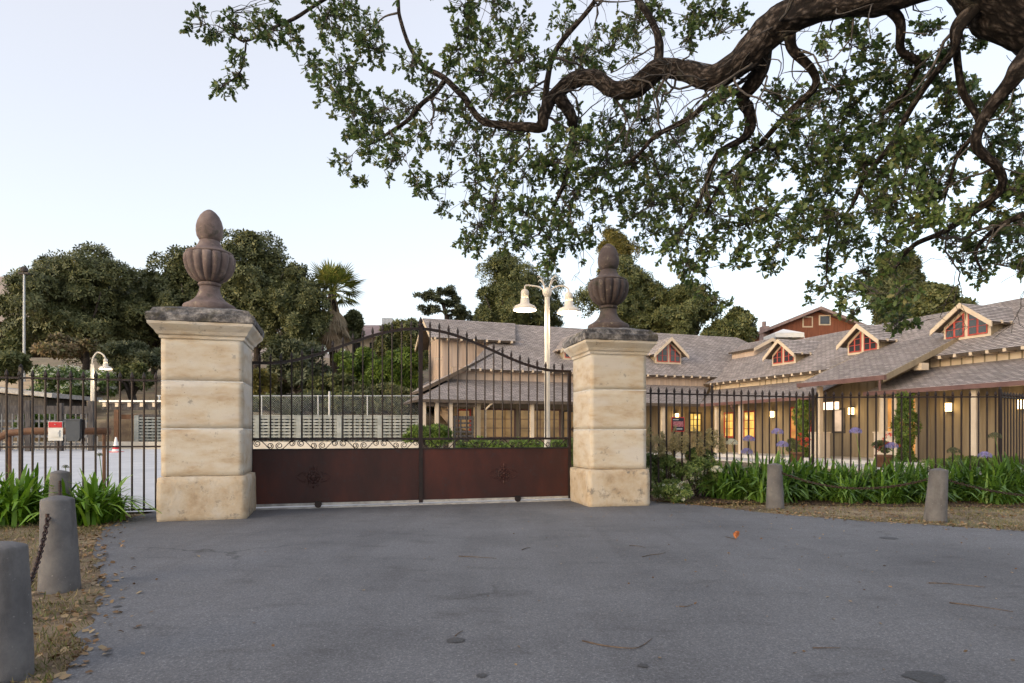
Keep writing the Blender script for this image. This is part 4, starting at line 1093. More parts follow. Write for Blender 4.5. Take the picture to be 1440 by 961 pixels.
MB().box((-18.4, 30.14, 1.98), (-14.3, 30.3, 2.2)).build('lower_beam', M['wood_brown'], pg)
for x in (-18.6, -15.75, -14.4): MB().box((x, 29.9, .5), (x + .2, 29.99, 2.42)).build('post', M['wood_brown'], pg)
sh = thing('garden_shed', 'low dark timber shed with sloping pale roof at left edge', 'shed', (-24, 31, 1))
MB().extrude([(-27.5, 31, 1.0), (-27.5, 31, 3.5), (-22.6, 31, 3.0), (-22.6, 31, 1.0)], (0, 3, 0)).build('wall', M['wood_dark'], sh)
MB().extrude([(-27.9, 30.6, 3.86), (-22.0, 30.6, 3.22), (-22.0, 30.6, 3.02), (-27.9, 30.6, 3.66)], (0, 3.8, 0)).build('roof', M['track'], sh)
hr = thing('ramp_handrail', 'brown bent ramp handrail behind the left fence', 'handrail', (-8.6, 11.6, 0))
MB().tube([tuple(v) for v in [(-11.4, 11.4, .35), (-9.4, 11.5, 1.14), (-9.05, 11.52, 1.31), (-8.7, 11.55, 1.345), (-7.35, 11.7, 1.345)]], .065, 10).build('rail', M['wood_brown'], hr, smooth=True)
for x, z in ((-9.05, 1.3), (-7.45, 1.32)): MB().tube([(x, 11.53 if x < -8 else 11.69, -.05), (x, 11.53 if x < -8 else 11.69, z)], .03, 8).build('post', M['wood_brown'], hr)
co = W(163, 622, 27.0); co.z = hgt(co.x, co.y)
tc = thing('traffic_cone', 'small orange and white traffic cone at the back of the courtyard', 'traffic cone', co)
MB().lathe([(.17, .02), (.14, .05), (.08, .36), (.035, .62), (.03, .64)], co, 14).build('cone', M['white'], tc, smooth=True)
MB().box((co.x - .22, co.y - .22, co.z), (co.x + .22, co.y + .22, co.z + .035)).build('foot', M['redpaint'], tc)
MB().lathe([(.128, .14), (.1, .27)], co, 14, cap=False).build('band', M['redpaint'], tc)
fl = W(34, 560, 42)
fp = thing('floodlight_pole', 'thin grey floodlight pole standing before the left oaks', 'light pole', (fl.x, fl.y, hgt(fl.x, fl.y)))
ft = W(34, 384, 42)
MB().tube([(fl.x, fl.y, hgt(fl.x, fl.y) - .2), (fl.x, fl.y, ft.z)], [.09, .06], 8).build('pole', M['galv'], fp)
MB().lathe([(.05, 0), (.2, .1), (.22, .3), (.1, .42)], (ft.x, ft.y, ft.z), 10).box((ft.x - .32, ft.y - .1, ft.z - .1), (ft.x + .32, ft.y + .1, ft.z + .02)).build('floodlight', M['wood_dark'], fp)

# houses on the slope
def house(name, label, X0, X1, Yf, dep, z0, ze, zr, wall, rf, gable_front=True, wins=()):
    t = thing(name, label, 'house', ((X0 + X1) / 2, Yf, z0))
    xm = (X0 + X1) / 2; oh = .7
    if gable_front:
        MB().extrude([(X0, Yf, z0), (X0, Yf, ze), (xm, Yf, zr - .1), (X1, Yf, ze), (X1, Yf, z0)], (0, dep, 0)).build('wall', M[wall], t)
        s = (zr - ze) / (xm - X0)
        for sg, xe in ((-1, X0 - oh), (1, X1 + oh)):
            MB().extrude([(xe, Yf - oh, ze - s * oh), (xm, Yf - oh, zr), (xm, Yf - oh, zr + .3), (xe, Yf - oh, ze - s * oh + .3)], (0, dep + 2 * oh, 0)).build('roof', M[rf], t)
    else:
        MB().box((X0, Yf, z0), (X1, Yf + dep, ze)).build('wall', M[wall], t)
        MB().extrude([(X0 - oh, Yf - oh, ze - .1), (X0 - oh, Yf + dep / 2, zr), (X0 - oh, Yf + dep + oh, ze - .1)], (X1 - X0 + 2 * oh, 0, 0)).build('roof', M[rf], t)
    for (a, b, c, d, m_) in wins:
        w = MB().box((a - .12, Yf - .06, c - .12), (b + .12, Yf - .01, d + .12)).build('window', M['trim'], t)
        MB().box((a, Yf - .09, c), (b, Yf - .062, d)).build('pane', M[m_], w)
    return t
def zz(py, Y): return EYE + (HZ - py) / FP * Y
def xx(px, Y): return (px - 720) / FP * Y
Yh = 62
hb = house('redwood_house', 'red brown timber house with low gable roof above the lodge', xx(1088, Yh), xx(1212, Yh), Yh, 10, 6, zz(462, Yh), zz(437, Yh), 'wood_red', 'mauve', True,
           [(xx(1153, Yh), xx(1166, Yh), zz(456, Yh), zz(445, Yh), 'dglass'), (xx(1130, Yh), xx(1141, Yh), zz(459, Yh), zz(447, Yh), 'wood_red')])
MB().box((xx(1079, Yh), Yh + 1, 9), (xx(1088, Yh), Yh + 2, zz(456, Yh))).lathe([(.2, 0), (.2, .5)], (xx(1083, Yh), Yh + 1.5, zz(456, Yh)), 10).build('chimney', M['mauve'], hb)
Yt = 56
tt = thing('canopy_tent', 'white peaked canopy tent in front of the redwood house', 'tent', (xx(1110, Yt), Yt, 8))
a, b, zt_, zm = xx(1090, Yt), xx(1131, Yt), zz(468, Yt), zz(459.5, Yt)
MB().add([(a, Yt, zt_), (b, Yt, zt_), (b, Yt + 2.6, zt_), (a, Yt + 2.6, zt_), ((a + b) / 2, Yt + 1.3, zm), (a, Yt, zt_ - .4), (b, Yt, zt_ - .4), (b, Yt + 2.6, zt_ - .4), (a, Yt + 2.6, zt_ - .4)],
         [(0, 1, 4), (1, 2, 4), (2, 3, 4), (3, 0, 4), (5, 6, 1, 0), (6, 7, 2, 1), (7, 8, 3, 2), (8, 5, 0, 3)]).build('canopy', M['white'], tt)
for x, y in ((a, Yt), (b, Yt), (a, Yt + 2.6), (b, Yt + 2.6)): MB().tube([(x, y, 7), (x, y, zt_ - .3)], .04, 6).build('leg', M['galv'], tt)
Yh = 60
hm = house('mauve_roofed_house', 'pale house with mauve hipped roof behind the palm', xx(486, Yh), xx(548, Yh), Yh, 9, 6, zz(474, Yh), zz(446, Yh), 'trim', 'mauve', False, [(xx(500, Yh), xx(507, Yh), zz(497, Yh), zz(482, Yh), 'dglass'), (xx(520, Yh), xx(528, Yh), zz(497, Yh), zz(482, Yh), 'dglass')])
MB().box((xx(531, Yh), Yh + 2, zz(470, Yh)), (xx(546, Yh), Yh + 3, zz(442, Yh))).build('rooftop_unit', M['galv'], hm)

# far hill
hx = np.linspace(-1500, -120, 40); hy = np.linspace(650, 1300, 16)
def far_h(x, y):
    u = (x + 640) / 420; v = (y - 900) / 330
    return max(0, 205 * math.exp(-u * u * .8 - v * v)) + 8 * mnoise.noise((x * .01, y * .01, 0)) + 8
tag(sheet(list(hx), list(hy), far_h).build('hills', M['hill'], smooth=True), kind='structure')

# ------------------------------------------------------------------ foliage tools
rng = np.random.default_rng(11)
def np_mesh(name, V, faces_idx, k):
    """V (n,3); faces_idx (m,k)"""
    me = bpy.data.meshes.new(name)
    me.vertices.add(len(V)); me.vertices.foreach_set('co', np.ascontiguousarray(V, np.float32).ravel())
    m = len(faces_idx)
    me.loops.add(m * k); me.loops.foreach_set('vertex_index', np.ascontiguousarray(faces_idx, np.int32).ravel())
    me.polygons.add(m); me.polygons.foreach_set('loop_start', np.arange(0, m * k, k, dtype=np.int32)); me.polygons.foreach_set('loop_total', np.full(m, k, np.int32))
    me.update(calc_edges=True)
    return me
def basis(nrm, roll):
    n = nrm / (np.linalg.norm(nrm, axis=1, keepdims=True) + 1e-9)
    ref = np.where(np.abs(n[:, 2:3]) > .9, np.array([[1., 0, 0]]), np.array([[0, 0, 1.]]))
    u = np.cross(ref, n); u /= np.linalg.norm(u, axis=1, keepdims=True); v = np.cross(n, u)
    c, s = np.cos(roll)[:, None], np.sin(roll)[:, None]
    return u * c + v * s, -u * s + v * c, n
def stamp(tv, tf, P, U, Vv, N, S):
    """place template verts tv (k,3) at each point"""
    k = len(tv)
    out = P[:, None, :] + S[:, None, None] * (tv[None, :, 0:1] * U[:, None, :] + tv[None, :, 1:2] * Vv[:, None, :] + tv[None, :, 2:3] * N[:, None, :])
    idx = (tf[None] + (np.arange(len(P)) * k)[:, None, None]).reshape(-1, tf.shape[1])
    return out.reshape(-1, 3), idx
def sprig(nleaf=5, w=.16, seed=1):
    r = np.random.default_rng(seed); V = []; F = []
    for i in range(nleaf):
        a = 2 * math.pi * i / nleaf + r.uniform(-.4, .4); l = r.uniform(.7, 1.1); d = np.array([math.cos(a), math.sin(a), r.uniform(-.1, .55)])
        s = np.array([-math.sin(a), math.cos(a), r.uniform(-.4, .4)]) * w * l
        b = len(V); V += [d * .08, d * l * .55 + s, d * l, d * l * .5 - s]; F.append([b, b + 1, b + 2, b + 3])
    return np.array(V), np.array(F)
SPR = [sprig(5, .18, 1), sprig(6, .15, 2), sprig(4, .24, 3)]
def foliage_pts(c, rad, n, lobes, r, flat=1.0, lob=(.15, .38)):
    """points and outward normals over many lobes filling an ellipsoid crown"""
    c = np.array(c); rad = np.array(rad)
    d = r.normal(size=(lobes, 3)); d /= np.linalg.norm(d, axis=1, keepdims=True)
    d[:, 2] = np.where(d[:, 2] < -.75, -d[:, 2], d[:, 2])
    rr = r.uniform(.30, 1.0, size=(lobes, 1)); lc = c + d * rad * rr
    lr = r.uniform(*lob, size=lobes)[:, None] * (rad * np.array([1, 1, .85]))
    pick = r.integers(0, lobes, n)
    q = r.normal(size=(n, 3)); q /= np.linalg.norm(q, axis=1, keepdims=True)
    q[:, 2] = np.where((q[:, 2] < -.2) & (r.random(n) < .6), -q[:, 2], q[:, 2])
    sh = r.uniform(.62, 1.06, size=(n, 1))
    P = lc[pick] + q * lr[pick] * sh
    return P, q + (P - c) / rad * .35 + np.array([0, 0, .25])
def foliage(name, mat, parent, P, N, size, r, tmpl=None, jitter=.5, kind='stuff'):
    N = N / np.linalg.norm(N, axis=1, keepdims=True) + r.normal(size=N.shape) * jitter
    U, V, Nn = basis(N, r.uniform(0, 6.28, len(P)))
    S = size * r.uniform(.65, 1.25, len(P))
    t = tmpl or SPR[r.integers(0, 3)]
    Vx, Fx = stamp(t[0], t[1], P, U, V, Nn, S)
    off = np.array(WL[parent.name]) if parent else np.zeros(3)
    me = np_mesh(name, Vx - off, Fx, t[1].shape[1])
    o = link(name, me, M[mat], parent)
    if kind: o['kind'] = kind
    return o

def tree(name, label, px, py, Y, rx, ry, mat, n=5200, lobes=34, size=.42, zb=None, cat='tree', group='trees on the slope behind', trunk=True, seed=0, ry_depth=.8):
    r = np.random.default_rng(100 + seed); c = W(px, py, Y); k = Y / FP
    rad = (rx * k, rx * k * ry_depth, ry * k)
    z0 = hgt(c.x, c.y) if zb is None else zb
    t = thing(name, label, cat, (c.x, c.y, z0), group)
    P, N = foliage_pts(c, rad, n, lobes, r)
    foliage('crown', mat, t, P, N, size, r)
    if trunk:
        tb = MB(); base_ = Vector((c.x, c.y, z0 - .3)); h = c.z - z0
        tb.tube([base_, base_ + Vector((.2, 0, h * .4)), base_ + Vector((0, .1, h * .8)), base_ + Vector((.1, 0, h * 1.05))], [max(.18, .055 * h), max(.14, .042 * h), .1, .05], 8)
        for i in range(7):
            a = r.uniform(0, 6.28); q = base_ + Vector((0, 0, h * r.uniform(.35, .7)))
            e = c + Vector((math.cos(a) * rad[0] * .7, math.sin(a) * rad[1] * .6, r.uniform(-.3, .5) * rad[2]))
            tb.tube([q, q.lerp(e, .5) + Vector((0, 0, .4)), e], [.12, .08, .03], 6)
        tb.build('trunk', M['bark'], t, smooth=True)
    return t
tree('oak_tree', 'broad dark evergreen oak farthest left on the slope', 118, 440, 47, 96, 86, 'treeleaf', 15300, 78, .34, seed=1)
tree('oak_tree', 'low spreading grey green oak crown between the two left oaks', 215, 448, 52, 62, 78, 'treeleaf', 8840, 57, .34, seed=2)
tree('oak_tree', 'oak crown mostly hidden behind the near pillar and its urn', 268, 436, 50, 56, 72, 'treeleaf', 9000, 58, .34, seed=40)
tree('oak_tree', 'tall dark evergreen oak behind the near pillar', 358, 428, 49, 88, 88, 'treeleaf', 16150, 78, .34, seed=3)
tree('oak_tree', 'dark oak crown just left of the palm', 415, 456, 46, 42, 62, 'treeleaf', 7140, 44, .34, seed=4)
tree('shrubby_tree', 'dark shrubby tree right of the palm trunk', 500, 462, 57, 16, 22, 'treeleaf', 2550, 23, .34, seed=5)
tree('shrubby_tree', 'dark green shrubby tree beside the lodge gable', 566, 498, 47, 42, 48, 'treeleaf2', 6120, 44, .34, seed=6)
tree('oak_tree', 'round oak crown left of the twin street lamp', 722, 433, 56, 66, 68, 'treeleaf2', 11050, 61, .34, seed=7)
tree('oak_tree', 'large oak crown directly behind the mossy urn', 880, 440, 55, 62, 62, 'treeleaf2', 10200, 61, .34, seed=8)
tree('oak_tree', 'oak crown right of the mossy urn above the lodge roof', 958, 454, 54, 52, 52, 'treeleaf2', 8840, 57, .34, seed=9)
tree('oak_tree', 'low oak crown at the end of the lodge ridge', 1030, 474, 53, 38, 38, 'treeleaf2', 5440, 40, .34, seed=10)
tree('poplar_tree', 'yellow green tree top showing behind the mossy urn', 866, 380, 62, 30, 54, 'yellowleaf', 3740, 34, .34, seed=11)
tree('oak_tree', 'olive oak crown above the right wing roof', 1312, 440, 46, 48, 40, 'treeleaf2', 7140, 47, .34, zb=3, seed=12)
tree('oak_tree', 'taller grey oak crown behind the hanging foliage at right', 1262, 416, 50, 40, 62, 'treeleaf', 6120, 47, .34, zb=3, seed=13)
tree('bush', 'rounded green bush at the left edge below the hill', 14, 492, 44, 28, 24, 'treeleaf2', 2200, 16, .36, cat='bush', group='bushes on the slope', seed=14)
tree('bush', 'large grey green bush behind the gate left of the bright bushes', 418, 528, 40, 60, 42, 'greyleaf', 5200, 30, .34, cat='bush', group='bushes on the slope', seed=15)
tree('bush', 'bright green bush under the pale house', 510, 522, 38, 36, 30, 'bushleaf', 3400, 24, .30, cat='bush', group='bushes on the slope', seed=16)
tree('bush', 'bright green bush beside the lodge left end', 562, 530, 36, 36, 32, 'bushleaf', 3400, 24, .30, cat='bush', group='bushes on the slope', seed=17)
tree('bush', 'dull green bush at the foot of the bright bushes', 470, 556, 35, 42, 26, 'treeleaf2', 3000, 22, .30, cat='bush', group='bushes on the slope', seed=18)
tree('bush', 'yellowish bush right behind the near pillar', 368, 548, 37, 22, 26, 'yellowleaf', 1500, 14, .30, cat='bush', group='bushes on the slope', seed=19)
tree('bush', 'dark low bush under the bright bush by the lodge', 545, 560, 34, 44, 20, 'treeleaf', 2400, 20, .28, cat='bush', group='bushes on the slope', seed=20)
tree('dry_shrub', 'dry brown brush on the slope above the flowering bush', 100, 494, 40, 48, 16, 'drybrush', 2400, 20, .34, cat='shrub', group='dry brush on the slope', trunk=False, seed=21)
tree('dry_shrub', 'grey brown brush on the slope beside the near pillar', 190, 505, 39, 44, 20, 'greyleaf', 2400, 20, .34, cat='shrub', group='dry brush on the slope', trunk=False, seed=22)
tree('bush', 'dark bush behind the gooseneck lamp', 185, 535, 36, 30, 22, 'treeleaf2', 2000, 16, .3, cat='bush', group='bushes on the slope', seed=23)
tree('bush', 'low bush behind the chain link fence next to the near pillar', 372, 574, 35, 34, 16, 'treeleaf2', 2600, 24, .26, cat='bush', group='bushes on the slope', trunk=False, seed=60)
tree('bush', 'low grey bush behind the chain link fence, second from the near pillar', 430, 572, 34, 36, 18, 'greyleaf', 2600, 24, .26, cat='bush', group='bushes on the slope', trunk=False, seed=61)
tree('bush', 'low green bush behind the middle of the chain link fence', 500, 572, 34, 38, 18, 'treeleaf2', 2600, 24, .26, cat='bush', group='bushes on the slope', trunk=False, seed=62)
tree('bush', 'low dark bush behind the right end of the chain link fence', 565, 575, 34, 36, 16, 'treeleaf', 2600, 24, .26, cat='bush', group='bushes on the slope', trunk=False, seed=63)
tree('bush', 'low green bush behind the weathered lattice fence', 62, 598, 30, 52, 16, 'bushleaf', 2400, 20, .2, cat='bush', group='bushes on the slope', trunk=False, seed=71)
tree('bush', 'dark green bush behind the shed at the left edge', 10, 518, 37, 40, 22, 'treeleaf2', 2600, 20, .3, cat='bush', group='bushes on the slope', trunk=False, seed=72)
fb = tree('flowering_bush', 'large bush covered in white blossom beside the gooseneck lamp', 112, 546, 34, 56, 34, 'shrubleaf', 4200, 26, .26, cat='bush', group='bushes on the slope', seed=24)
r_ = np.random.default_rng(124); c_ = W(112, 546, 34)
P_, N_ = foliage_pts(c_, (56 * 34 / FP, 56 * 34 / FP * .8, 34 * 34 / FP), 4200, 26, r_)
P_, N_ = P_[::2] + N_[::2] * .12, N_[::2]
foliage('blossom', 'whitefl', fb, P_, N_, .10, r_)
tb_ = W(22, 533, 40)
mbs = sheet([-34, -31, -29, -26], [38, 40, 42, 44], lambda x, y: 3.2 + (y - 38) * .38)
tag(mbs.build('dry_bank', M['tanslope'], smooth=True), kind='structure')

# thin pine with bare limbs
c_ = W(625, 432, 62)
pt = thing('sparse_pine', 'sparse wind bent pine against the sky behind the lodge gable', 'tree', (c_.x, c_.y, 8), 'trees on the slope behind')
tb = MB(); b0 = Vector((c_.x + .3, c_.y, 7))
tips = []
tb.tube([b0, W(628, 445, 62), W(622, 425, 62), W(614, 412, 62)], [.3, .22, .16, .06], 7)
for (x1, y1), (x2, y2) in (((626, 440), (598, 434)), ((626, 440), (650, 440)), ((622, 428), (642, 424)), ((622, 426), (604, 420)), ((627, 444), (655, 446)), ((618, 416), (632, 412))):
    a, b = W(x1, y1, 62), W(x2, y2, 62); b.y += random.Random(x2).uniform(-1.5, 1.5)
    tb.tube([a, a.lerp(b, .5) + Vector((0, 0, .25)), b], [.12, .09, .04], 6); tips.append(b); tips.append(a.lerp(b, .6))
tb.build('trunk', M['bark'], pt, smooth=True)
PP, NN = [], []
for tpt in tips:
    p, nn = foliage_pts(tpt, (1.1, 1.0, .55), 130, 6, r_); PP.append(p); NN.append(nn)
foliage('crown', 'greyleaf', pt, np.concatenate(PP), np.concatenate(NN), .34, r_)

# fan palm
Yp = 49; pc = W(467, 412, Yp); pz = hgt(pc.x, pc.y)
pm = thing('fan_palm', 'fan palm with green crown and brown skirt of dead fronds', 'palm', (pc.x, pc.y, pz), 'trees on the slope behind')
MB().tube([(pc.x + .3, pc.y, pz - .3), (pc.x + .1, pc.y, pz + 4), (pc.x, pc.y, pc.z)], [.42, .34, .3], 10).build('trunk', M['bark'], pm, smooth=True)
def fan(mb, base_, d, L, droop, nb=13, spread=1.25):
    d = d.normalized(); side = d.cross(Vector((0, 0, 1)))
    side = side.normalized() if side.length > .05 else Vector((1, 0, 0))
    upv = side.cross(d)
    hub = base_ + d * L * .5 + Vector((0, 0, -droop * .15))
    mb.tube([base_, hub], [.035, .025], 4, cap=False)
    for i in range(nb):
        a = spread * (i / (nb - 1) - .5) * 2
        dd = (d * math.cos(a) + side * math.sin(a)).normalized()
        e = hub + dd * L * .62 * (1 - .25 * abs(a) / spread) + Vector((0, 0, -droop * (.35 + .3 * abs(a))))
        m1 = hub.lerp(e, .55) + Vector((0, 0, droop * .12)); w = side * math.cos(a) * .075 - d * math.sin(a) * .075
        mb.add([hub, m1 + w, e, m1 - w], [(0, 1, 2, 3)])
rp = random.Random(5); gm, dm = MB(), MB()
for i in range(46):
    a = rp.uniform(0, 6.28); el = rp.uniform(-.35, 1.35)
    d = Vector((math.cos(a) * math.cos(el), math.sin(a) * math.cos(el), math.sin(el)))
    fan(gm, pc + Vector((0, 0, .1)), d, rp.uniform(2.0, 2.7), .4 + .3 * (el < .3))
for i in range(60):
    a = rp.uniform(0, 6.28); el = rp.uniform(-1.45, -.95)
    d = Vector((math.cos(a) * math.cos(el), math.sin(a) * math.cos(el), math.sin(el)))
    fan(dm, pc + Vector((math.cos(a) * .3, math.sin(a) * .3, -rp.uniform(.2, 2.4))), d, rp.uniform(1.9, 2.5), .7, 9, .75)
tag(gm.build('green_fronds', M['palmleaf'], pm), kind='stuff'); tag(dm.build('dead_frond_skirt', M['palmdead'], pm), kind='stuff')

# hedges behind the gate
def hedge(label, x0, x1, y, z0, z1, dep, n, mat, seed, size=.11):
    r = np.random.default_rng(seed); t = thing('hedge', label, 'hedge', ((x0 + x1) / 2, y, z0))
    P = np.stack([r.uniform(x0, x1, n), y + r.uniform(-dep / 2, dep / 2, n), z0 + (z1 - z0) * r.random(n) ** .5], 1)
    P[:, 2] += .06 * np.sin(P[:, 0] * 5.1) + .05 * np.sin(P[:, 0] * 11)
    N = np.stack([r.normal(size=n) * .4, -np.ones(n) * .6, np.ones(n) * .6], 1)
    foliage('leaves', mat, t, P, N, size, r)
    MB().box((x0 + .1, y - dep * .25, z0 - .1), (x1 - .1, y + dep * .25, z0 + (z1 - z0) * .6)).build('stems', M['twig'], t)
hedge('clipped green hedge behind the right half of the gate', -1.6, 2.3, 19.2, .1, 1.06, .9, 4200, 'bushleaf', 31)
tree('bush', 'round light green bush behind the gate centre post', 607, 617, 20.5, 38, 20, 'bushleaf', 2600, 16, .13, cat='bush', group='garden shrubs', seed=32, zb=.05)

# agapanthus
def strap_clump(seed, n, L):
    r = random.Random(seed); mb = MB()
    for i in range(n):
        a = r.uniform(0, 6.283); lean = r.uniform(.2, 1.25); l = L * r.uniform(.65, 1.1); w = r.uniform(.014, .024)
        b0 = Vector((r.gauss(0, .13), r.gauss(0, .13), 0)); d = Vector((math.cos(a), math.sin(a), 0)); s = Vector((-d.y, d.x, 0))
        pts = []
        for k in range(6):
            t = k / 5
            pts.append((b0 + d * (l * lean * (t * .55 + .45 * t * t)) + Vector((0, 0, l * (t * (1.15 - .2 * lean) - lean * .62 * t * t * t))), w * (1 - .15 * t) * (1 if t < .85 else .25)))
        vs = []
        for p, ww in pts: vs += [p - s * ww, p + s * ww]
        mb.add(vs, [(2 * k, 2 * k + 1, 2 * k + 3, 2 * k + 2) for k in range(5)])
    return mb
clumps = [strap_clump(s, 170, .66).mesh('leaves') for s in (1, 2, 3)]
clumps_d = []
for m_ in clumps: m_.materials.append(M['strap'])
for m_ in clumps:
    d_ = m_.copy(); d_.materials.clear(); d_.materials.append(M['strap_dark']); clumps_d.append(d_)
def aga(x, y, k, sc_, label, dark=False, rz=0.0):
    t = thing('agapanthus_clump', label, 'agapanthus', (x, y, 0), 'agapanthus clumps along the fences')
    inst('leaves', (clumps_d if dark else clumps)[k % 3], t, (x, y, 0), rz, (sc_, sc_, sc_)); t_ = t.children
    o = MB().lathe([(.14, -.03), (.10, .05), (.03, .09)], (x, y, 0), 8).build('crown_base', M['twig'], t)
    return t
for i, (px, Y, s, lab) in enumerate([(-20, 9.0, 1.2, 'bright green agapanthus clump at the left picture edge'), (22, 9.2, 1.35, 'bright green agapanthus clump left of the chained bollard'), (50, 9.45, 1.1, 'smaller bright agapanthus clump just behind the chained bollard'), (122, 9.25, 1.25, 'bright green agapanthus clump right of the bollard by the call box'), (142, 9.5, 1.0, 'low agapanthus clump nearest the near pillar')]):
    aga(xx(px, Y), Y, i, s, lab, False, i * 1.3)
ordw = ['first', 'second', 'third', 'fourth', 'fifth', 'sixth', 'seventh', 'eighth', 'ninth', 'tenth', 'eleventh', 'twelfth', 'thirteenth', 'fourteenth', 'fifteenth', 'sixteenth', 'seventeenth', 'eighteenth']
ra = random.Random(8)
row = [(1012, 13.0), (1032, 12.7), (1055, 12.9), (1078, 12.6), (1112, 12.6), (1135, 12.9), (1158, 12.6), (1182, 12.8), (1207, 12.5), (1232, 12.7), (1258, 12.4), (1284, 12.6), (1338, 12.4), (1362, 12.6), (1388, 12.3), (1412, 12.5), (1436, 12.2), (1466, 12.4)]
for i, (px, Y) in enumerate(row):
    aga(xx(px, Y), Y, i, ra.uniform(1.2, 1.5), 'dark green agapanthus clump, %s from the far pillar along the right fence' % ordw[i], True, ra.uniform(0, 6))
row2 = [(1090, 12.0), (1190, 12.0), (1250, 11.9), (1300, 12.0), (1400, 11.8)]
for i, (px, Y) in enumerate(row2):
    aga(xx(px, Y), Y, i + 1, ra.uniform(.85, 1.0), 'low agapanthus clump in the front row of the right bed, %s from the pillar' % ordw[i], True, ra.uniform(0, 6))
# flower heads
um = {}
def umbel(mat):
    if mat not in um:
        r = np.random.default_rng(4); n = 60
        d = r.normal(size=(n, 3)); d /= np.linalg.norm(d, axis=1, keepdims=True); d[:, 2] = np.abs(d[:, 2]) * .8 - .15
        U, V, N = basis(d, r.uniform(0, 6, n)); t = SPR[1]
        Vx, Fx = stamp(t[0], t[1], d * .085, U, V, N, np.full(n, .03))
        um[mat] = np_mesh('umbel', Vx, Fx, 4); um[mat].materials.append(M[mat])
    return um[mat]
for px, py, Y, mat, lab in ((1093, 608, 13.2, 'blue', 'tall blue agapanthus flower head left of the first ivy post'), (1100, 626, 13.0, 'blue', 'low blue agapanthus flower head left of the first ivy post'),
                            (1053, 618, 13.1, 'blue', 'blue agapanthus flower head before the yellow window'), (1050, 636, 12.9, 'blue', 'small pale blue agapanthus head low before the yellow window'),
                            (1029, 623, 12.9, 'whitefl', 'large white agapanthus flower head right of the small navy sign'), (1203, 607, 13.0, 'blue', 'blue agapanthus flower head right of the lit notice board'),
                            (1254, 628, 12.9, 'blue', 'blue agapanthus flower head before the entry pedestal'), (1385, 641, 12.6, 'blue', 'blue agapanthus flower head near the right edge'),
                            (1341, 635, 12.8, 'greyleaf', 'green agapanthus seed head above the leaning bollard'), (1399, 614, 12.9, 'greyleaf', 'grey agapanthus seed head at the right'),
                            (1008, 661, 12.6, 'whitefl', 'small white agapanthus flower low beside the shrub'), (92, 657, 9.4, 'greyleaf', 'thin agapanthus seed head beside the left bollard'), (140, 640, 9.7, 'greyleaf', 'tall thin agapanthus seed head before the near pillar')):
    h = W(px, py, Y); bs = Vector((h.x + .12, h.y - .1, .05))
    t = thing('agapanthus_flower', lab, 'flower', bs, 'agapanthus flower stems')
    MB().tube([bs, bs.lerp(h, .5) + Vector((.02, 0, .03)), h], [.008, .007, .005], 5).build('stem', M['strap_dark'], t)
    inst('umbel', umbel(mat), t, h, 0, (1.25,) * 3 if Y > 12 else (.5,) * 3)
# shrubs beside the far pillar
def shrub(label, x, y, w, h, n, seed, plumes):
    r = np.random.default_rng(seed); t = thing('garden_shrub', label, 'shrub', (x, y, 0), 'garden shrubs')
    P, N = foliage_pts((x, y, h * .5), (w, w * .7, h * .52), n, 22, r)
    foliage('leaves', 'shrubleaf', t, P, N, .075, r)
    st = MB()
    for i in range(14):
        a = r.uniform(0, 6.28); st.tube([(x, y, 0), (x + math.cos(a) * w * .6, y + math.sin(a) * w * .5, h * r.uniform(.6, .95))], [.012, .005], 4)
    st.build('stems', M['twig'], t)
    if plumes:
        PP = []
        for i in range(plumes):
            bx, by, hz = x + r.uniform(-w, w) * .95, y + r.uniform(-.3, .3), h * r.uniform(.75, 1.2)
            u = r.random(45); PP.append(np.stack([bx + r.normal(size=45) * .035 * (1.1 - u), by + r.normal(size=45) * .035, hz + u * .34], 1))
        PP = np.concatenate(PP); foliage('plumes', 'paleplume', t, PP, np.tile([[0, -.5, .8]], (len(PP), 1)), .055, r)
    P, N = foliage_pts((x, y, h * .5), (w * 1.05, w * .8, h * .54), 110, 22, r)
    foliage('white_blossom', 'whitefl', t, P, N, .04, r)
shrub('leafy white flowering shrub with pale plumes against the far pillar', 2.98, 12.75, .44, .95, 2300, 41, 20)
shrub('leafy shrub with pale plumes under the navy sign', 3.75, 12.95, .60, .92, 2500, 43, 24)
shrub('low dense green shrub at the foot of the far pillar', 3.0, 12.0, .36, .42, 1500, 44, 0)
# garden bed plants beyond the right fence, by the lodge
def ivy(label, q, hh_, seed, w=.34):
    r = np.random.default_rng(seed); b0 = B(.1, q, .3); t = thing('ivy_column', label, 'ivy', b0, 'ivy covered porch posts')
    n = 1500; z = r.random(n) * hh_; a = r.uniform(0, 6.28, n); rr = w * (.8 + .3 * np.sin(z * 4 + seed)) * r.uniform(.7, 1.1, n)
    P = np.stack([b0.x + np.cos(a) * rr, b0.y + np.sin(a) * rr, b0.z + z], 1); N = np.stack([np.cos(a), np.sin(a), np.full(n, .4)], 1)
    foliage('leaves', 'bushleaf' if seed % 2 else 'treeleaf2', t, P, N, .11, r)
    MB().tube([b0, b0 + Vector((.05, 0, hh_ * .5)), b0 + Vector((0, 0, hh_))], .05, 6).build('stem', M['twig'], t)
ivy('thick ivy climbing the porch post left of the pedestal column', 7.05, 2.5, 51); ivy('thick ivy climbing the porch post right of the entry', 11.85, 2.45, 53, .38)
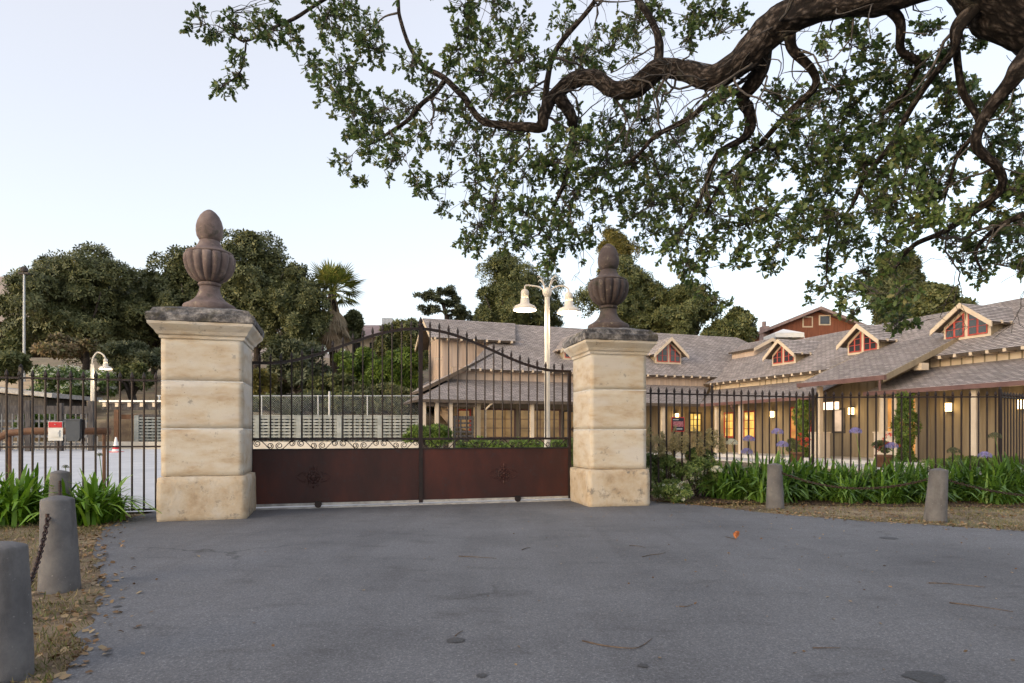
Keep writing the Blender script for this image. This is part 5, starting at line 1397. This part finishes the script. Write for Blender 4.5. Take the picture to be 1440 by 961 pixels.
for px, py, Y, lab in ((1120, 636, 24.5, 'pot of red flowers at the foot of the first ivy post'), (1243, 636, 21.5, 'pot of red flowers before the entry pedestal')):
    c0 = W(px, py, Y); c0.z = .17
    t = thing('flower_pot', lab, 'flower pot', c0, 'flower pots by the porch')
    MB().lathe([(.2, 0), (.26, .35), (.29, .36), (.29, .42), (.22, .42)], c0, 14).build('pot', M['wood_brown'], t, smooth=True)
    r = np.random.default_rng(int(px)); P, N = foliage_pts((c0.x, c0.y, .85), (.42, .42, .36), 500, 10, r); foliage('leaves', 'treeleaf2', t, P, N, .09, r)
    P, N = foliage_pts((c0.x, c0.y, .9), (.46, .46, .4), 90, 10, r); foliage('blossom', 'redfl', t, P, N, .07, r)
hedge('low leafy ground cover along the porch beyond the right fence', B(-.9, 11.6, 0).x, B(-.9, 16, 0).x + 1.2, 19.6, .15, .5, 1.2, 1400, 'bushleaf', 61)

# ------------------------------------------------------------------ the big oak overhanging the drive
ro = random.Random(3); rn = np.random.default_rng(3)
oak = thing('valley_oak', 'huge old oak with twisting limbs overhanging the drive', 'tree', (5.55, 5.0, 0))
skel = []        # (point, radius) samples of the wood
def limb(pts, name='limb', k=8, n=14, jit=.14, wob=.03):
    sp = smooth_path(pts, k); P, Rr = [], []
    for px, py, Y, th in sp:
        p = W(px, py, Y); r = th / 2 * Y / FP
        w = Vector((mnoise.noise(p * 1.7), mnoise.noise(p * 1.7 + Vector((9, 0, 0))), mnoise.noise(p * 1.7 + Vector((0, 9, 0))))) * wob
        P.append(p + w); Rr.append(r); skel.append((p + w, r))
    MB().tube(P, Rr, n, jit=jit, uv=True).build(name, M['oakbark'], oak, smooth=True)
    return P
limb([(1740, 860, 5.0, 160.0), (1725, 700, 5.0, 132.0), (1700, 420, 5.0, 128.0), (1640, 210, 5.0, 132.0), (1545, 55, 5.0, 136.0), (1418, -42, 5.0, 132.0), (1300, -120, 5.0, 104.0), (1230, -260, 5.2, 80.0)], 'trunk', 16, 40, .16)
limb([(1420, -55, 5.0, 63.0), (1330, -40, 5.1, 54.6), (1245, -8, 5.3, 49.0), (1180, 6, 5.5, 44.8), (1122, 22, 5.7, 43.4), (1085, 45, 5.9, 44.8), (1057, 72, 6.0, 40.6), (1035, 93, 6.1, 35.0), (998, 110, 6.3, 30.8), (960, 99, 6.5, 26.6), (928, 96, 6.6, 26.6), (893, 124, 6.8, 26.6), (862, 126, 6.9, 21.0), (832, 108, 7.0, 21.0), (798, 117, 7.2, 20.3), (772, 140, 7.3, 16.8)], 'limb', 16, 28, .20)
limb([(772, 140, 7.3, 18.0), (764, 165, 7.3, 16.4), (762, 182, 7.35, 13.1), (740, 180, 7.4, 12.3), (714, 176, 7.5, 11.5), (676, 168, 7.6, 9.8), (651, 134, 7.7, 9.0), (627, 109, 7.8, 8.2), (596, 93, 7.9, 6.6), (576, 63, 8.0, 5.7), (560, 24, 8.0, 4.9), (553, -15, 8.0, 4.1), (500, -60, 8, 4.1)])
limb([(627, 110, 7.8, 7.4), (612, 128, 7.8, 6.6), (594, 144, 7.75, 6.6), (572, 172, 7.7, 5.7), (540, 194, 7.7, 4.1), (517, 206, 7.7, 2.5)])
limb([(784, 135, 7.25, 18.0), (800, 158, 7.3, 16.4), (806, 180, 7.4, 12.3), (805, 215, 7.6, 9.8), (795, 255, 7.8, 8.2), (784, 280, 7.9, 4.9), (760, 330, 8.2, 3.3)])
limb([(1071, 68, 5.95, 27.9), (1072, 90, 6.1, 24.6), (1064, 112, 6.2, 21.3), (1043, 138, 6.4, 18.0), (1053, 157, 6.5, 16.4), (1055, 182, 6.6, 15.6), (1043, 200, 6.7, 9.8), (1010, 216, 6.9, 7.4), (998, 240, 7.1, 6.6), (988, 270, 7.3, 4.9), (960, 320, 7.6, 3.3)])
limb([(1110, 50, 5.8, 16.4), (1116, 73, 5.9, 13.1), (1143, 98, 6.0, 11.5), (1147, 120, 6.1, 9.8), (1115, 153, 6.4, 8.2), (1085, 187, 6.7, 7.4), (1056, 216, 7.0, 6.6), (1020, 250, 7.3, 4.9), (990, 300, 7.6, 3.3)])
limb([(1046, 128, 6.4, 10.7), (1010, 134, 6.6, 9.0), (970, 166, 6.9, 7.4), (923, 191, 7.2, 6.6), (894, 220, 7.5, 4.9), (856, 239, 7.7, 4.1), (815, 262, 7.9, 2.5)])
limb([(1430, -60, 5.0, 26), (1385, -5, 5.05, 19), (1350, 40, 5.1, 14.8), (1343, 72, 5.2, 9.8), (1310, 110, 5.5, 9.0), (1281, 153, 5.8, 8.2), (1253, 206, 6.1, 7.4), (1219, 249, 6.5, 6.6), (1200, 287, 6.8, 4.9), (1170, 330, 7.2, 3.3), (1160, 390, 7.5, 2.5)])
limb([(1530, 20, 5.0, 60), (1478, 55, 5.0, 44), (1440, 90, 5.0, 32.8), (1420, 118, 5.1, 21.3), (1391, 158, 5.3, 16.4), (1373, 206, 5.5, 13.1), (1405, 238, 5.6, 11.5), (1406, 268, 5.8, 10.7), (1364, 301, 6.1, 9.8), (1325, 325, 6.4, 8.2), (1286, 344, 6.7, 6.6), (1262, 380, 6.9, 4.1), (1262, 430, 7.0, 2.5)])
limb([(1440, -50, 5.0, 22), (1385, 0, 5.05, 15), (1345, 35, 5.1, 11.5), (1346, 80, 5.3, 9.8), (1354, 129, 5.5, 9.0), (1377, 177, 5.6, 7.4), (1350, 215, 5.9, 5.7), (1338, 250, 6.1, 4.1), (1322, 300, 6.4, 1.5)])
limb([(1240, 0, 5.3, 18.0), (1266, 30, 5.4, 13.1), (1268, 72, 5.6, 10.7), (1292, 90, 5.7, 9.0), (1270, 130, 6, 6.6), (1240, 160, 6.3, 4.9)])
limb([(765, 150, 7.3, 9.8), (770, 110, 7.3, 8.2), (785, 70, 7.3, 7.4), (832, 10, 7.2, 6.6), (860, -40, 7.1, 5.7)])
limb([(924, 92, 6.6, 13.1), (926, 60, 6.6, 11.5), (918, 35, 6.6, 9.8), (893, -5, 6.6, 9.0), (850, -60, 6.6, 7.4)])
limb([(560, -60, 7.6, 7.4), (500, -25, 7.6, 5.7), (446, 4, 7.5, 4.9), (414, 24, 7.5, 4.9), (386, 38, 7.4, 4.1), (347, 59, 7.4, 3.3), (327, 51, 7.4, 2.5), (305, 38, 7.4, 1.6)])
limb([(347, 59, 7.4, 2.5), (345, 80, 7.4, 2.5), (338, 103, 7.4, 2.0), (308, 127, 7.4, 1.6)])
limb([(1440, 300, 5.6, 8.2), (1400, 320, 5.9, 6.6), (1372, 352, 6.2, 4.1), (1380, 380, 6.3, 2.5)])
limb([(1260, -30, 5.3, 32.8), (1150, -80, 5.8, 27.9), (1000, -110, 6.5, 21.3), (850, -90, 7.2, 14.8), (700, -70, 7.6, 9.8), (590, -50, 7.8, 7.4)])
limb([(1300, -120, 5.0, 49.2), (1180, -240, 5.6, 37.7), (1000, -320, 6.4, 24.6), (800, -330, 7.2, 13.1)])


def wild(S, d, L, r, depth):
    """crooked bare shoot with side shoots"""
    pts = [S]; n = max(5, int(L / .09))
    for k in range(n):
        d = (d + Vector((ro.gauss(0, .34), ro.gauss(0, .34), ro.gauss(-.03, .30)))).normalized()
        pts.append(pts[-1] + d * (L / n))
    if L > .25 and min(720 + p.x / p.y * FP for p in pts) < 560 and depth == 0: return
    rr = [max(.0024, r * (1 - .72 * k / n)) for k in range(n + 1)]
    wood.tube(pts, rr, 5, cap=False)
    for k, p in enumerate(pts):
        if k > 1: skel.append((p, rr[k]))
        if depth < 2 and k > 1 and ro.random() < .33:
            sd = (d + Vector((ro.gauss(0, .8), ro.gauss(0, .8), ro.gauss(-.15, .6)))).normalized()
            wild(p, sd, L * ro.uniform(.35, .6), rr[k] * .62, depth + 1)
wood = MB()
main_pts = [q for q in skel if q[1] > .022 and q[0].z < 6.5]
for i in range(74):
    S, r0 = main_pts[ro.randint(0, len(main_pts) - 1)]
    d0 = Vector((ro.gauss(-.2, .8), ro.gauss(.3, .7), ro.gauss(-.55, .5))).normalized()
    wild(S, d0, ro.uniform(.5, 1.25), ro.uniform(.009, .019), 0)
tag(wood.build('bare_shoots', M['twigbark'], oak, smooth=True), kind='stuff')

CL = """280,32,25 307,47,25 331,36,22 335,79,18 335,107,17 307,127,22 359,40,20 386,43,28 378,16,25 414,55,24 461,24,38 469,43,28 493,12,30 517,43,38 517,67,33 446,95,22 477,103,38 473,130,38 493,146,33
576,91,28 517,166,38 540,150,33 564,158,33 497,186,24 517,206,38 548,229,27 481,229,20 509,257,14 588,190,28 596,111,22 588,253,27 604,273,20 623,293,16 620,253,18 560,205,22
655,8,30 695,24,42 659,43,26 647,67,28 687,63,38 635,87,22 714,91,42 667,107,30 635,150,26 659,174,34 635,206,30 695,130,40 734,130,44 714,190,42 671,221,34 714,221,38 667,261,38 695,285,42 675,316,42 659,348,26 706,336,38 742,253,42 766,229,36 738,348,32 770,332,38 774,364,26 740,300,38
789,297,38 808,344,32 834,322,26 770,378,16 892,298,36 918,287,46 961,287,46 999,297,42 1028,325,36 951,345,42 990,354,38 975,383,28 990,411,20 1014,426,16 1047,359,26 918,330,36 808,268,46 846,239,48 894,230,48 942,239,48 990,249,44 1037,268,40 1095,306,42 1119,330,38 1090,349,32 1085,378,16 870,275,42 930,265,40 1060,310,34
1133,287,42 1157,306,38 1171,268,42 1181,316,34 1167,354,34 1157,407,28 1190,411,33 1219,383,33 1205,335,34 1238,306,34 1257,344,34 1277,316,34 1253,383,30 1262,421,34 1267,450,26 1243,430,26 1281,458,13 1310,306,26 1334,335,22 1190,440,20
1372,354,33 1382,383,22 1358,344,24 1406,335,33 1430,373,27 1396,297,32 1430,311,32 1430,268,32 1435,210,30 1400,215,22
1277,230,36 1301,244,27 1238,249,40 1262,206,36 1325,210,34 1353,191,26 1310,182,34 1190,167,44 1238,158,42 1272,143,34 1238,105,40 1215,72,34 1277,86,32 1310,105,28 1363,120,24 1406,143,26 1181,120,38 1181,201,44 1133,191,42 1133,143,34 1095,134,26 1214,230,36 1095,215,40 1057,201,30 1009,191,36 961,182,38 1018,143,24 1140,240,38 1060,250,36
789,29,28 832,86,40 865,62,40 808,81,36 918,19,36 889,33,36 971,29,36 1009,19,32 975,53,26 904,167,40 856,172,40 927,124,22 884,191,40 808,201,40 784,167,36 779,230,40 740,40,30 760,90,28 1040,30,22 1200,40,24 1160,60,20 1300,40,20 1335,70,22 1380,150,26 1425,160,28 1330,150,28 1440,250,26 1290,200,30 1345,250,24 1395,250,22 1290,270,28 1375,60,16 1260,280,32 1315,275,28 1350,300,24 1230,200,34 1160,230,34 1110,170,28 1410,190,24 1435,340,26 1330,120,22 1225,290,32"""
clumps_l = []
for w_ in CL.split():
    a, b, c = map(float, w_.split(','))
    Y = 7.4 + ro.uniform(-.9, 1.3)
    if a > 1000: Y = 6.5 + ro.uniform(-.7, 1.4)
    if a > 1250: Y = 6.1 + ro.uniform(-.6, 1.2)
    if b > 330: Y += .5
    clumps_l.append((W(a, b, Y), c * Y / FP * .96, c, Y))
for i in range(46):                                   # crown going on above the picture
    a, b = ro.uniform(450, 1650), ro.uniform(-420, -60); Y = ro.uniform(5.0, 9.0)
    clumps_l.append((W(a, b, Y), .42, 44, Y))
tw = MB(); tipP, tipD = [], []
todo = sorted(clumps_l, key=lambda c: min((c[0] - s[0]).length for s in skel))
sk_np = [np.array(s[0]) for s in skel]; sk_r = [s[1] for s in skel]
for c, rad, rpx, Y in todo:
    A = np.array(sk_np); d = np.linalg.norm(A - np.array(c), axis=1) + np.where(np.array(sk_r) > .12, .25, 0)
    j = int(np.argmin(d)); S = Vector(sk_np[j]); L = (c - S).length
    side = Vector((ro.gauss(0, 1), ro.gauss(0, 1), ro.gauss(0, .6))) * L * .14
    path = [S, S.lerp(c, .35) + side + Vector((0, 0, .06 * L)), S.lerp(c, .7) + side * .6, c]
    path = [Vector(p) for p in smooth_path([tuple(p) for p in path], 4)]
    r0 = min(sk_r[j] * .7, .006 + .010 * L + rad * .012)
    tw.tube(path, [max(.0028, r0 * (1 - .75 * i / (len(path) - 1))) for i in range(len(path))], 5, cap=False)
    for i, p in enumerate(path[3:]):
        sk_np.append(np.array(p)); sk_r.append(max(.003, r0 * .5))
    n = int(rpx * rpx * .0175) + 4
    for k in range(n):
        v = rn.normal(size=3); v /= np.linalg.norm(v); v *= rn.random() ** .42
        tip = c + Vector((v[0] * rad, v[1] * rad * 1.1, v[2] * rad))
        b = path[ro.randint(len(path) // 2, len(path) - 1)]
        mid = b.lerp(tip, .5) + Vector((ro.gauss(0, .03), ro.gauss(0, .03), ro.gauss(.02, .03)))
        tw.tube([b, mid, tip], [.005, .004, .0026], 3, cap=False)
        tipP.append(tip); tipD.append((tip - mid).normalized())
for i in range(260):                                   # bare hanging twigs
    j = ro.randint(0, len(skel) - 1); S = skel[j][0]
    if skel[j][1] < .035: continue
    e = S + Vector((ro.gauss(0, .3), ro.gauss(0, .3), -abs(ro.gauss(.2, .25))))
    m1 = S.lerp(e, .5) + Vector((ro.gauss(0, .09), ro.gauss(0, .09), ro.gauss(0, .06)))
    pth = [Vector(p) for p in smooth_path([tuple(S), tuple(m1), tuple(e)], 4)]
    tw.tube(pth, [.008 * (1 - .7 * q / (len(pth) - 1)) for q in range(len(pth))], 4, cap=False)
tag(tw.build('twigs', M['twigbark'], oak, smooth=True), kind='stuff')
# lobed leaves in rosettes at the twig tips
half = [(.0, .0), (.05, .16), (.20, .22), (.13, .36), (.29, .50), (.17, .60), (.25, .78), (.10, .84), (.0, 1.0)]
lv = [(x, y, .10 * x + .10 * y * y) for x, y in half] + [(-x, y, .10 * x + .10 * y * y) for x, y in half[1:-1]]
right = list(range(9)); left = [0] + [8] + list(range(15, 8, -1))
lf_t = np.array(lv); lf_f = np.array([right, [0, 8, 15, 14, 13, 12, 11, 10, 9]])
NL = 11
P = np.repeat(np.array([tuple(p) for p in tipP]), NL, 0); D = np.repeat(np.array([tuple(p) for p in tipD]), NL, 0)
m = len(P)
ax = D * .55 + rn.normal(size=(m, 3)) * .75 + np.array([0, 0, -.12]); ax /= np.linalg.norm(ax, axis=1, keepdims=True)
P = P - D * rn.uniform(0, .07, (m, 1)) + rn.normal(size=(m, 3)) * .008
ref = rn.normal(size=(m, 3)) * .6 + np.array([0, -.2, .8]); Ux = np.cross(ax, ref); Ux /= np.linalg.norm(Ux, axis=1, keepdims=True); Nx = np.cross(Ux, ax)
Vx, Fx = stamp(lf_t, lf_f, P, Ux, ax, Nx, rn.uniform(.042, .090, m))
me = np_mesh('leaves', Vx - np.array(WL[oak.name]), Fx, 9)
tag(link('leaves', me, M['oakleaf'], oak), kind='stuff')

# ------------------------------------------------------------------ ground cover and litter
def inside(poly, x, y):
    c = False; n = len(poly)
    for i in range(n):
        x1, y1 = poly[i]; x2, y2 = poly[(i + 1) % n]
        if (y1 > y) != (y2 > y) and x < (x2 - x1) * (y - y1) / (y2 - y1) + x1: c = not c
    return c
def near_edge(x, y):
    best = 9
    for pts in (DL, DR):
        for (x1, y1), (x2, y2) in zip(pts[:-1], pts[1:]):
            L2 = (x2 - x1) ** 2 + (y2 - y1) ** 2; t = max(0, min(1, ((x - x1) * (x2 - x1) + (y - y1) * (y2 - y1)) / L2))
            best = min(best, math.hypot(x - x1 - t * (x2 - x1), y - y1 - t * (y2 - y1)))
    return best
blade = (np.array([(-.06, 0, 0), (.06, 0, 0), (.05, .0, .55), (0, .12, 1.0)]), np.array([[0, 1, 2, 3]]))
def scatter_blades(n, region, size, mat, name, label, seed, thin=None):
    r = random.Random(seed); P = []
    while len(P) < n:
        x, y = region(r)
        if inside(drive_poly, x, y): continue
        if thin and r.random() > thin(x, y): continue
        P.append((x, y, 0))
    P = np.array(P, float); rg = np.random.default_rng(seed)
    N = np.stack([rg.normal(size=n) * .55, rg.normal(size=n) * .55, np.ones(n)], 1)
    U, V, Nn = basis(N, rg.uniform(0, 6.28, n)); Vx, Fx = stamp(blade[0], blade[1], P, U, V, Nn, size * rg.uniform(.5, 1.3, n))
    return tag(link(name, np_mesh(name, Vx, Fx, 4), M[mat]), label, 'grass', kind='stuff')
def patch(x, y): return .25 + .75 * sstep(-.1, .35, mnoise.noise((x * 1.3, y * 1.3, 4)))
scatter_blades(26000, lambda r: (r.uniform(-8.5, -2.2), 2.4 + 8.0 * r.random() ** 1.3), .05, 'grass', 'dry_grass', 'dry patchy grass left of the asphalt drive', 5, patch)
scatter_blades(12000, lambda r: (r.uniform(2.7, 11), r.uniform(7.4, 12.6)), .045, 'grass', 'dry_grass', 'dry patchy grass on the right verge', 6, patch)
lt = (np.array([(-.28, -.5, .05), (.28, -.45, .0), (.42, .1, .12), (.1, .6, .02), (-.35, .25, .16)]), np.array([[0, 1, 2, 3, 4]]))
def leaf_litter(n, gen, size, seed, label):
    r = random.Random(seed); P = np.array([gen(r) for _ in range(n)], float); rg = np.random.default_rng(seed)
    N = np.stack([rg.normal(size=n) * .3, rg.normal(size=n) * .3, np.ones(n)], 1)
    U, V, Nn = basis(N, rg.uniform(0, 6.28, n)); Vx, Fx = stamp(lt[0], lt[1], P, U, V, Nn, size * rg.uniform(.4, 1.2, n))
    return tag(link('fallen_leaves', np_mesh('fallen_leaves', Vx, Fx, 5), M['litter']), label, 'fallen leaves', kind='stuff')
def g_edge(r):
    while True:
        if r.random() < .6: x, y = r.uniform(2.7, 11), r.uniform(7.2, 13)
        else: x, y = r.uniform(-7, -2.2), r.uniform(2.6, 9.8)
        e = near_edge(x, y); ins = inside(drive_poly, x, y)
        if r.random() < (math.exp(-e / .10) if ins else .30 + math.exp(-e / .3)): return x, y, .016
leaf_litter(6500, g_edge, .045, 9, 'brown fallen leaves gathered along the edges of the drive')
def g_drive(r):
    while True:
        x, y = r.uniform(-3, 8), r.uniform(3.0, 11.5)
        if inside(drive_poly, x, y) and r.random() < (.25 + .75 * sstep(-1, 4, x)): return x, y, .013
leaf_litter(420, g_drive, .024, 10, 'scattered dead leaf scraps on the asphalt')
def stick(label, pts, th):
    P = [Vector(((px - 720) / FP * (EYE * FP / (py - HZ)), EYE * FP / (py - HZ), .008 + th)) for px, py in pts]
    P[len(P) // 2].z += th
    return tag(MB().tube([tuple(v) for v in smooth_path([tuple(p) for p in P], 4)], [th * (1 - .6 * i / (4 * len(P) - 4)) for i in range(4 * len(P) - 3)], 6).build('fallen_twig', M['twig'], loc=P[0]), label, 'twig', 'fallen twigs on the drive')
stick('long curved dead twig on the asphalt in front', [(819, 904), (850, 911), (888, 916), (903, 911), (917, 901)], .005)
stick('straight dead twig lying before the gate', [(645, 784), (672, 786), (698, 787)], .005)
stick('small forked dead twig below the right gate wheel', [(734, 775), (741, 773), (746, 772)], .005)
stick('dead twig lying toward the right pillar', [(885, 769), (898, 770), (908, 772)], .004)
stick('crooked dead twig right of the drive middle', [(903, 785), (915, 782), (930, 781), (936, 778)], .004)
stick('dark twig on the right side of the asphalt', [(1306, 822), (1335, 824), (1385, 828)], .005)
stick('dark curved twig near the right edge of the drive', [(1335, 850), (1375, 856), (1425, 863)], .005)
stick('straight brown twig at the front right of the drive', [(1143, 914), (1165, 915), (1182, 914)], .004)
stick('short brown twig at the front centre', [(640, 897), (646, 893), (651, 890)], .004)
stick('short twig right of the dry orange leaf', [(955, 855), (965, 856), (974, 852)], .004)
lp_ = Vector(((1035 - 720) / FP * 7.85, 7.85, .01))
ol = thing('dead_leaf', 'curled orange brown dead leaf standing up on the asphalt', 'leaf', lp_)
MB().add([lp_ + Vector(v) * .75 for v in ((0, 0, 0), (.05, .01, .05), (.06, .0, .12), (.0, -.03, .14), (-.05, .0, .09), (-.03, .02, .03))], [(0, 1, 2, 3), (0, 3, 4, 5)]).build('blade', M['orangeleaf'], ol)
MB().tube([lp_, lp_ + Vector((-.06, -.02, .01)), lp_ + Vector((-.14, -.03, .03))], .004, 5).build('stalk', M['twig'], ol)

def stain(px, py, rx, seed):
    Y = EYE * FP / (py - HZ); X = (px - 720) / FP * Y; n = 26
    pts = [(X + rx * math.cos(2 * math.pi * k / n) * (1 + .3 * mnoise.noise((math.cos(6.28 * k / n) * 2, math.sin(6.28 * k / n) * 2, seed))), Y + rx * .9 * math.sin(2 * math.pi * k / n) * (1 + .3 * mnoise.noise((math.cos(6.28 * k / n) * 2, math.sin(6.28 * k / n) * 2, seed + 9))), .0125) for k in range(n)]
    tag(MB().add(pts, [tuple(range(n))]).build('oil_stain', M['oil'], loc=(X, Y, .0125)), kind='structure')
for k, (px, py, r) in enumerate(((641, 903, .058), (677, 953, .03), (1300, 955, .10), (1250, 758, .10), (905, 939, .03), (165, 855, .03))): stain(px, py, r, k * 3.1)
